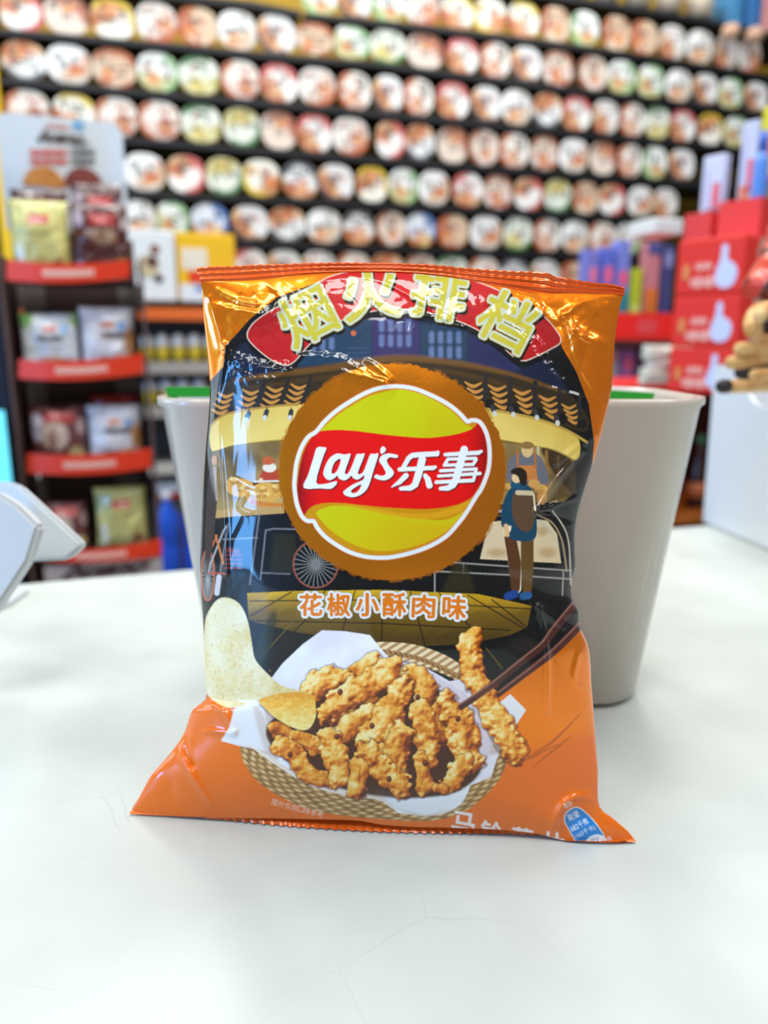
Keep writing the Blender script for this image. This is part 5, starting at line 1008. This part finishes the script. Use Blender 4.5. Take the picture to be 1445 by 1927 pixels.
# the plane the bag leans in: through its two bottom corners and a point at the top, 4 cm further back
pa, pb = on_z(243, 1531), on_z(1197, 1584)
tr = ray(740, 515); pt = CAM + tr*(0.345/tr.y)
pn = (pb-pa).cross(pt-pa).normalized(); pd = pn.dot(pa)
rx = np.array(ray(0, 0)); ru = np.array([1/F, 0, 0]); rv = np.array(UP)*(-1/F); r00 = rx
def rays(x, y): return r00 + x[..., None]*ru + y[..., None]*rv
RAY = rays(PX, PY); tt = (pd - pn.dot(CAM))/(RAY @ np.array(pn))
bul = np.clip(1-(2*U-1)**2, 0, 1)**0.62
ua_, ub_ = 0.082, 0.136                                  # the film lies flat in a long strip down the left side
bfun = lambda q: np.clip(1-(2*q-1)**2, 0, 1)**0.62
fl_ = bfun(ua_) + (bfun(ub_)-bfun(ua_))*(U-ua_)/(ub_-ua_); fm_ = ((U > ua_) & (U < ub_))*np.clip((PY-700)/50, 0, 1)*np.clip((1150-PY)/40, 0, 1)
bul = bul*(1-fm_) + fl_*fm_
gv = np.where(Vv < 0.62, np.clip(1-((0.62-Vv)/0.62)**2, 0, 1)**0.75, np.clip(1-((Vv-0.62)/0.40)**2.4, 0, 1)**0.8)
bulge = 0.030*bul*gv
# creases and crumples of the film, metres
def ridge(pts, wid, amp):
    P = cr(pts); d = seg_dist(PX, PY, P, 0.0); n = len(P)
    return amp*np.exp(-(d/wid)**2)
def facet(x, y, seed):                                   # crumpled facets: distance to nearest of jittered points
    xi = np.floor(x); yi = np.floor(y); best = np.full(x.shape, 9.0); r = np.random.RandomState(seed).uniform(0, 1, (64, 64, 2)); sec = best.copy()
    for a in (-1, 0, 1):
        for b in (-1, 0, 1):
            cx, cy = xi+a, yi+b; o = r[(cy.astype(int)) % 64, (cx.astype(int)) % 64]
            d = np.hypot(cx+o[..., 0]-x, cy+o[..., 1]-y); sec = np.minimum(sec, np.maximum(best, d)); best = np.minimum(best, d)
    return sec-best
cx_, cy_ = (PX-738)/300, (PY-900)/330
edge_m = np.clip(np.hypot(cx_, cy_)-0.75, 0, 0.7)/0.7
topm = np.clip((720-PY)/180, 0, 1); lowm = np.clip((PY-1250)/200, 0, 1)
corner = np.clip((np.hypot((PX-745)/330, (PY-960)/440)-.90)/.12, 0, 1)*topm
wr = 0.0011*topm*(.35+.65*corner)*(facet(PX/75+.4*fbm(PX/60, PY/60, 90), PY/62, 91)-0.4) + 0.00045*corner*(facet(PX/30, PY/26+.3*fbm(PX/30, PY/30, 93), 94)-.4)
sidem = np.clip((470-PX)/90, 0, 1)*np.clip((1330-PY)/100, 0, 1) + np.clip((PX-1000)/90, 0, 1)*np.clip((1330-PY)/100, 0, 1)
wr = wr + 0.0011*sidem*(facet(PX/45, PY/120, 95)-.4) + 0.0008*fbm(PX/150, PY/190, 97, 2)*(1-0.6*topm) + 0.000014*fbm(PX/7, PY/7, 98, 2)*np.clip(1-np.abs(np.hypot((PX-738)/214, (PY-888)/204)-.9)*9, 0, 1)
wr = wr + 0.0012*lowm*np.clip((np.abs(PX-700)-330)/120, 0, 1)*(facet(PX/80, PY/70, 99)-.4)
for pts, wd, am in (
    
    ([(600, 528), (680, 520), (760, 524)], 6, .0014), ([(610, 515), (720, 530), (840, 600)], 6, .0012), ([(880, 528), (960, 545), (1010, 565), (1020, 590)], 7, .0022),
    ([(1060, 590), (1110, 560), (1160, 556)], 9, .002), ([(1080, 620), (1120, 640), (1158, 648)], 10, .0018),
    ([(1070, 590), (1090, 680), (1140, 760)], 10, .0015), ([(410, 545), (450, 565), (480, 572)], 7, .0016), ([(392, 560), (410, 620), (420, 655)], 7, .0018), ([(500, 530), (530, 560), (520, 590)], 8, .0012), ([(425, 650), (412, 720), (398, 790)], 8, .002),
    ([(440, 900), (470, 915), (486, 918)], 8, .0006), ([(462, 930), (452, 955), (470, 965)], 6, .0006), ([(410, 800), (418, 930), (425, 1080)], 8, .0014),
    ([(1010, 965), (1060, 945), (1100, 935)], 8, .0022), ([(1012, 968), (1060, 975), (1085, 985)], 7, -.002), ([(1010, 962), (1050, 900), (1095, 850)], 8, .0020), ([(1020, 975), (1060, 1030), (1075, 1090)], 8, .0018), ([(1050, 870), (1090, 840), (1120, 820)], 10, .0014),
    ([(1015, 1140), (1030, 1230), (1030, 1340)], 7, .0016), ([(1090, 1230), (1082, 1280), (1110, 1300)], 7, .0016), ([(1000, 1130), (1060, 1180)], 9, .001),
    ([(388, 1315), (420, 1340), (440, 1375)], 9, .0022), ([(335, 1405), (350, 1440), (395, 1512)], 9, .0026), ([(348, 1380), (352, 1420), (360, 1440)], 7, -.002), ([(300, 1445), (320, 1480), (330, 1520)], 16, -.0014), ([(390, 1375), (440, 1380)], 8, .0012),
    ([(640, 1535), (690, 1520), (716, 1504), (745, 1520), (790, 1540)], 12, -.0035), ([(1040, 1560), (1060, 1515), (1095, 1498), (1125, 1512)], 10, .0035), ([(1060, 1570), (1090, 1540), (1130, 1535)], 16, -.003)):
    wr = wr + ridge(pts, wd*(0.8 if am > 0 else .9), am*0.85)
def ledge(pts, wid, amp, tail):                          # film stepping outwards just below a line, so that the step faces up
    P = cr(pts); best = np.full(PX.shape, 1e9); sd = np.zeros(PX.shape); al = np.zeros(PX.shape); n = len(P)
    for i in range(n-1):
        a, b = P[i], P[i+1]; d = b-a; L = math.hypot(*d); t = np.clip(((PX-a[0])*d[0]+(PY-a[1])*d[1])/L**2, 0, 1)
        qx, qy = PX-a[0]-t*d[0], PY-a[1]-t*d[1]; e = np.hypot(qx, qy); m = e < best
        best = np.where(m, e, best); sd = np.where(m, np.sign(d[0]*qy-d[1]*qx)*e, sd); al = np.where(m, (i+t)/(n-1), al)
    sd = sd + wid*0.26*fbm(PX/12, PY/12, int(pts[0][0]), 2); q_ = np.clip(sd/wid, -.2, 1.2); st = np.where(q_ < .2, (q_+.2)**2/.8/1.0, np.where(q_ > .8, 1-(1.2-q_)**2/.8, q_)); amp = wid*0.00022*0.40
    return amp*st*np.exp(-np.clip(sd-wid, 0, None)/tail)*np.clip(np.minimum(al, 1-al)*7, 0, 1)
for pts, wd, am, tl in (([(690, 668), (720, 690), (745, 716)], 7, .001, 14), ([(1010, 626), (1030, 655), (1044, 690)], 7, .001, 10), ([(404, 652), (450, 664), (500, 676), (556, 680)], 17, .0017, 16), ([(440, 690), (480, 700), (530, 706)], 9, .001, 16), ([(540, 664), (600, 660), (650, 668), (700, 696), (752, 730)], 10, .0012, 30), ([(640, 690), (680, 700), (735, 712)], 6, .0008, 16),
                        ([(690, 516), (740, 520), (800, 524), (850, 545)], 8, .0009, 20), ([(780, 575), (830, 590), (880, 606)], 10, .0011, 24), ([(880, 530), (950, 545), (1010, 566), (1060, 600)], 9, .0011, 24), ([(960, 600), (1000, 640), (1040, 690), (1080, 720)], 9, .0011, 20),
                        ([(1030, 722), (1070, 732), (1115, 745)], 9, .001, 20), ([(1060, 560), (1110, 556), (1150, 562)], 10, .0011, 30), ([(1085, 622), (1125, 640), (1160, 652)], 10, .0012, 30), ([(396, 560), (440, 572), (500, 585)], 9, .001, 24), ([(1000, 955), (1050, 950), (1090, 940)], 9, .001, 16)):
    wr = wr + ledge(pts, wd, am, tl)
taper = np.minimum(np.minimum(U, 1-U)*14, np.minimum(Vv*20, (1-Vv)*14)); wr = wr*np.clip(taper, 0, 1)
tt = tt - (bulge + wr)/np.linalg.norm(RAY, axis=-1)
POS = np.array(CAM) + RAY*tt[..., None]
ov = POS[..., 2] < 0.0012                                 # nothing of it dips into the counter
k_ = (0.0012 - CAMH)/RAY[..., 2]; POS[ov] = (np.array(CAM) + RAY*k_[..., None])[ov]
def grid_normals(P, flip=1):
    du = np.gradient(P, axis=1); dv = np.gradient(P, axis=0); n = np.cross(dv, du)*flip; return n/np.maximum(np.linalg.norm(n, axis=-1, keepdims=True), 1e-12)
NRM = grid_normals(POS)
if (NRM[NV//2, NU//2] @ np.array([0, -1, 0])) < 0: NRM = -NRM; FLIP = True
else: FLIP = False
# ink for each vertex
ds = lambda a: a.reshape(CH//2, 2, CW//2, 2, -1).mean((1, 3))
INKS, FOILS = ds(INK), ds(FOIL)[..., 0]
def sample(img, x, y):
    x = np.clip(x-X0-0.5, 0, img.shape[1]-1.001); y = np.clip(y-Y0-0.5, 0, img.shape[0]-1.001); xi, yi = x.astype(int), y.astype(int); fx, fy = x-xi, y-yi
    if img.ndim == 3: fx, fy = fx[..., None], fy[..., None]
    return (img[yi, xi]*(1-fx)+img[yi, xi+1]*fx)*(1-fy) + (img[yi+1, xi]*(1-fx)+img[yi+1, xi+1]*fx)*fy
VINK = sample(INKS, PX, PY); VFOIL = sample(FOILS, PX, PY)
fx = (PX[1:, 1:]+PX[:-1, :-1])/2; fy = (PY[1:, 1:]+PY[:-1, :-1])/2
FID = PID[np.clip(((fy-Y0)*SS).astype(int), 0, CH-1), np.clip(((fx-X0)*SS).astype(int), 0, CW-1)]

def bag_material():
    m = bpy.data.materials.new('printed film'); m.use_nodes = True; nt = m.node_tree; b = nt.nodes['Principled BSDF']
    a = nt.nodes.new('ShaderNodeAttribute'); a.attribute_name = 'ink'; f = nt.nodes.new('ShaderNodeAttribute'); f.attribute_name = 'foil'
    nt.links.new(a.outputs['Color'], b.inputs['Base Color'])
    mr = nt.nodes.new('ShaderNodeMath'); mr.operation = 'MULTIPLY'; mr.inputs[1].default_value = 0.75; nt.links.new(f.outputs['Fac'], mr.inputs[0]); nt.links.new(mr.outputs[0], b.inputs['Metallic'])
    rr_ = nt.nodes.new('ShaderNodeMapRange'); rr_.inputs[3].default_value = 0.42; rr_.inputs[4].default_value = 0.26; nt.links.new(f.outputs['Fac'], rr_.inputs[0]); nt.links.new(rr_.outputs[0], b.inputs['Roughness'])
    b.inputs['Coat Weight'].default_value = 0.75; b.inputs['Coat Roughness'].default_value = 0.06; b.inputs['Coat IOR'].default_value = 1.5
    b.inputs['Specular IOR Level'].default_value = 0.12
    return m
film = bag_material()
def grid_part(name, P, N, ink, foil, sel, parent, flip, m):
    nv, nu = P.shape[:2]; idx = np.arange(nv*nu).reshape(nv, nu)
    q = np.stack([idx[:-1, :-1], idx[1:, :-1], idx[1:, 1:], idx[:-1, 1:]], -1)[sel]
    if flip: q = q[:, ::-1]
    used, inv = np.unique(q.ravel(), return_inverse=True); co = P.reshape(-1, 3)[used] - np.array(BAGL.location)
    me = bpy.data.meshes.new(name); me.vertices.add(len(used)); me.vertices.foreach_set('co', co.astype(np.float32).ravel())
    me.loops.add(len(inv)); me.loops.foreach_set('vertex_index', inv.astype(np.int32)); me.polygons.add(len(q)); me.polygons.foreach_set('loop_start', np.arange(0, len(inv), 4, dtype=np.int32))
    me.update(calc_edges=True); me.validate(); smooth(me)
    set_ink(me, ink.reshape(-1, 3)[used]); fa = me.attributes.new('foil', 'FLOAT', 'POINT'); fa.data.foreach_set('value', np.ascontiguousarray(foil.reshape(-1)[used], dtype=np.float32))
    if N is not None: me.normals_split_custom_set_from_vertices(N.reshape(-1, 3)[used])
    return link(name, me, m, parent)
NAMES = {0: ('front_panel', None), 1: ('round_logo', 'yellow ball logo with red ribbon on a gold disc'), 2: ('title_banner', 'red arched banner with four yellow characters'), 3: ('flavour_lettering', 'orange lettering edged in white'),
         4: ('energy_badge', 'small blue badge'), 5: ('basket_picture', 'printed basket of golden fried pork strips'), 6: ('crisp_picture', 'printed curled potato crisp'), 7: ('chopsticks_picture', 'printed pair of dark chopsticks')}
for k, (nm, lb) in NAMES.items():
    if (FID == k).any():
        o = grid_part(nm, POS, NRM, VINK, VFOIL, FID == k, BAGL, FLIP, film)
        if lb: o['label'] = lb
# back of the bag: the same outline bulging away from the camera
st_ = 8; Pb = PX[::st_, ::st_], PY[::st_, ::st_]; ui = np.r_[0:NU:st_]; 
ui = np.unique(np.r_[ui, NU-1]); vi = np.unique(np.r_[0:NV:st_, NV-1]); sub = np.ix_(vi, ui)
base = np.array(CAM) + RAY[sub]*(((pd - pn.dot(CAM))/(RAY[sub] @ np.array(pn)))[..., None])
back_off = (0.030*bul*gv)[sub]; bz = np.clip(1-((Vv[sub]-0.97)/0.03), 0, 1)
pnv = np.array(pn); pnv = pnv if pnv[1] > 0 else -pnv
PB = base + pnv*back_off[..., None]; PB[..., 2] = np.maximum(PB[..., 2], 0.0012)
edge = (U[sub] == 0) | (U[sub] == 1) | (Vv[sub] == 0) | (Vv[sub] == 1); PB[edge] = POS[sub][edge]
grid_part('back_panel', PB, None, np.tile(lin((226, 112, 30)), PB.shape[:2]+(1,)), np.full(PB.shape[:2], .3), np.ones((PB.shape[0]-1, PB.shape[1]-1), bool), BAGL, not FLIP, film)
# crimped seal along the top, saw-toothed upper edge
TOP = resample([(369, 503), (420, 500), (500, 497), (600, 494), (700, 493), (800, 497), (880, 503), (960, 509), (1030, 513), (1044, 520), (1090, 527), (1150, 534), (1176, 541)], 420)
LOW = resample(T_, 420); NS = 28
zz = 1.6*np.abs(((np.arange(420)/4.2) % 2)-1); TOP[:, 1] += zz + 0.8*vnoise(np.arange(420)/17.0, np.zeros(420), 44)
sv = np.linspace(0, 1, NS)[:, None]; SP = TOP[None]*(1-sv[..., None]) + (LOW[None]+[0, 3])*sv[..., None]
SR = rays(SP[..., 0], SP[..., 1]); st2 = (pd - pn.dot(CAM))/(SR @ np.array(pn)); rib2 = 0.00028*np.sin(sv*2*math.pi*3.0)*np.ones((1, 420)) + 0.0012*fbm(SP[..., 0]/160, sv*0.8, 45, 2) + .0022*np.exp(-((SP[..., 0]-1040)/22)**2)*(1-sv)
st2 = st2 - (rib2+0.0004)/np.linalg.norm(SR, axis=-1); SPOS = np.array(CAM) + SR*st2[..., None]; SN = grid_normals(SPOS, -1 if FLIP else 1)
grid_part('top_seal', SPOS, SN, np.tile(lin((222, 84, 14)), SPOS.shape[:2]+(1,)), np.full(SPOS.shape[:2], .75), np.ones((NS-1, 419), bool), BAGL, FLIP, film)['label'] = 'ribbed orange crimped seal'
# bottom seal, folded under and just showing in front
BS = [(385, 1539, 1541), (440, 1538, 1546), (497, 1539, 1552), (566, 1541, 1558), (640, 1543, 1563), (720, 1550, 1567), (800, 1555, 1569), (880, 1557, 1570), (962, 1562, 1571), (1010, 1568, 1573)]
n_ = 260; xs = np.linspace(385, 1010, n_); up_ = np.interp(xs, [b[0] for b in BS], [b[1] for b in BS]); dn = np.interp(xs, [b[0] for b in BS], [b[2] for b in BS]); dn = dn - 3.2*np.abs(((np.arange(n_)/3.5) % 2)-1)*np.clip((dn-up_)/8, 0, 1)
w5 = np.linspace(0, 1, 7)[:, None]; bx = np.tile(xs, (7, 1)); by = (up_-4)*(1-w5) + dn*w5; BR = rays(bx, by); zt = (0.0009 - CAMH + 0.0025*(1-w5))/BR[..., 2]
BP = np.array(CAM) + BR*zt[..., None]; grid_part('bottom_seal', BP, None, np.tile(lin((206, 92, 24)), BP.shape[:2]+(1,)), np.full(BP.shape[:2], .3), np.ones((6, n_-1), bool), BAGL, FLIP, film)['label'] = 'saw-toothed orange bottom seal'
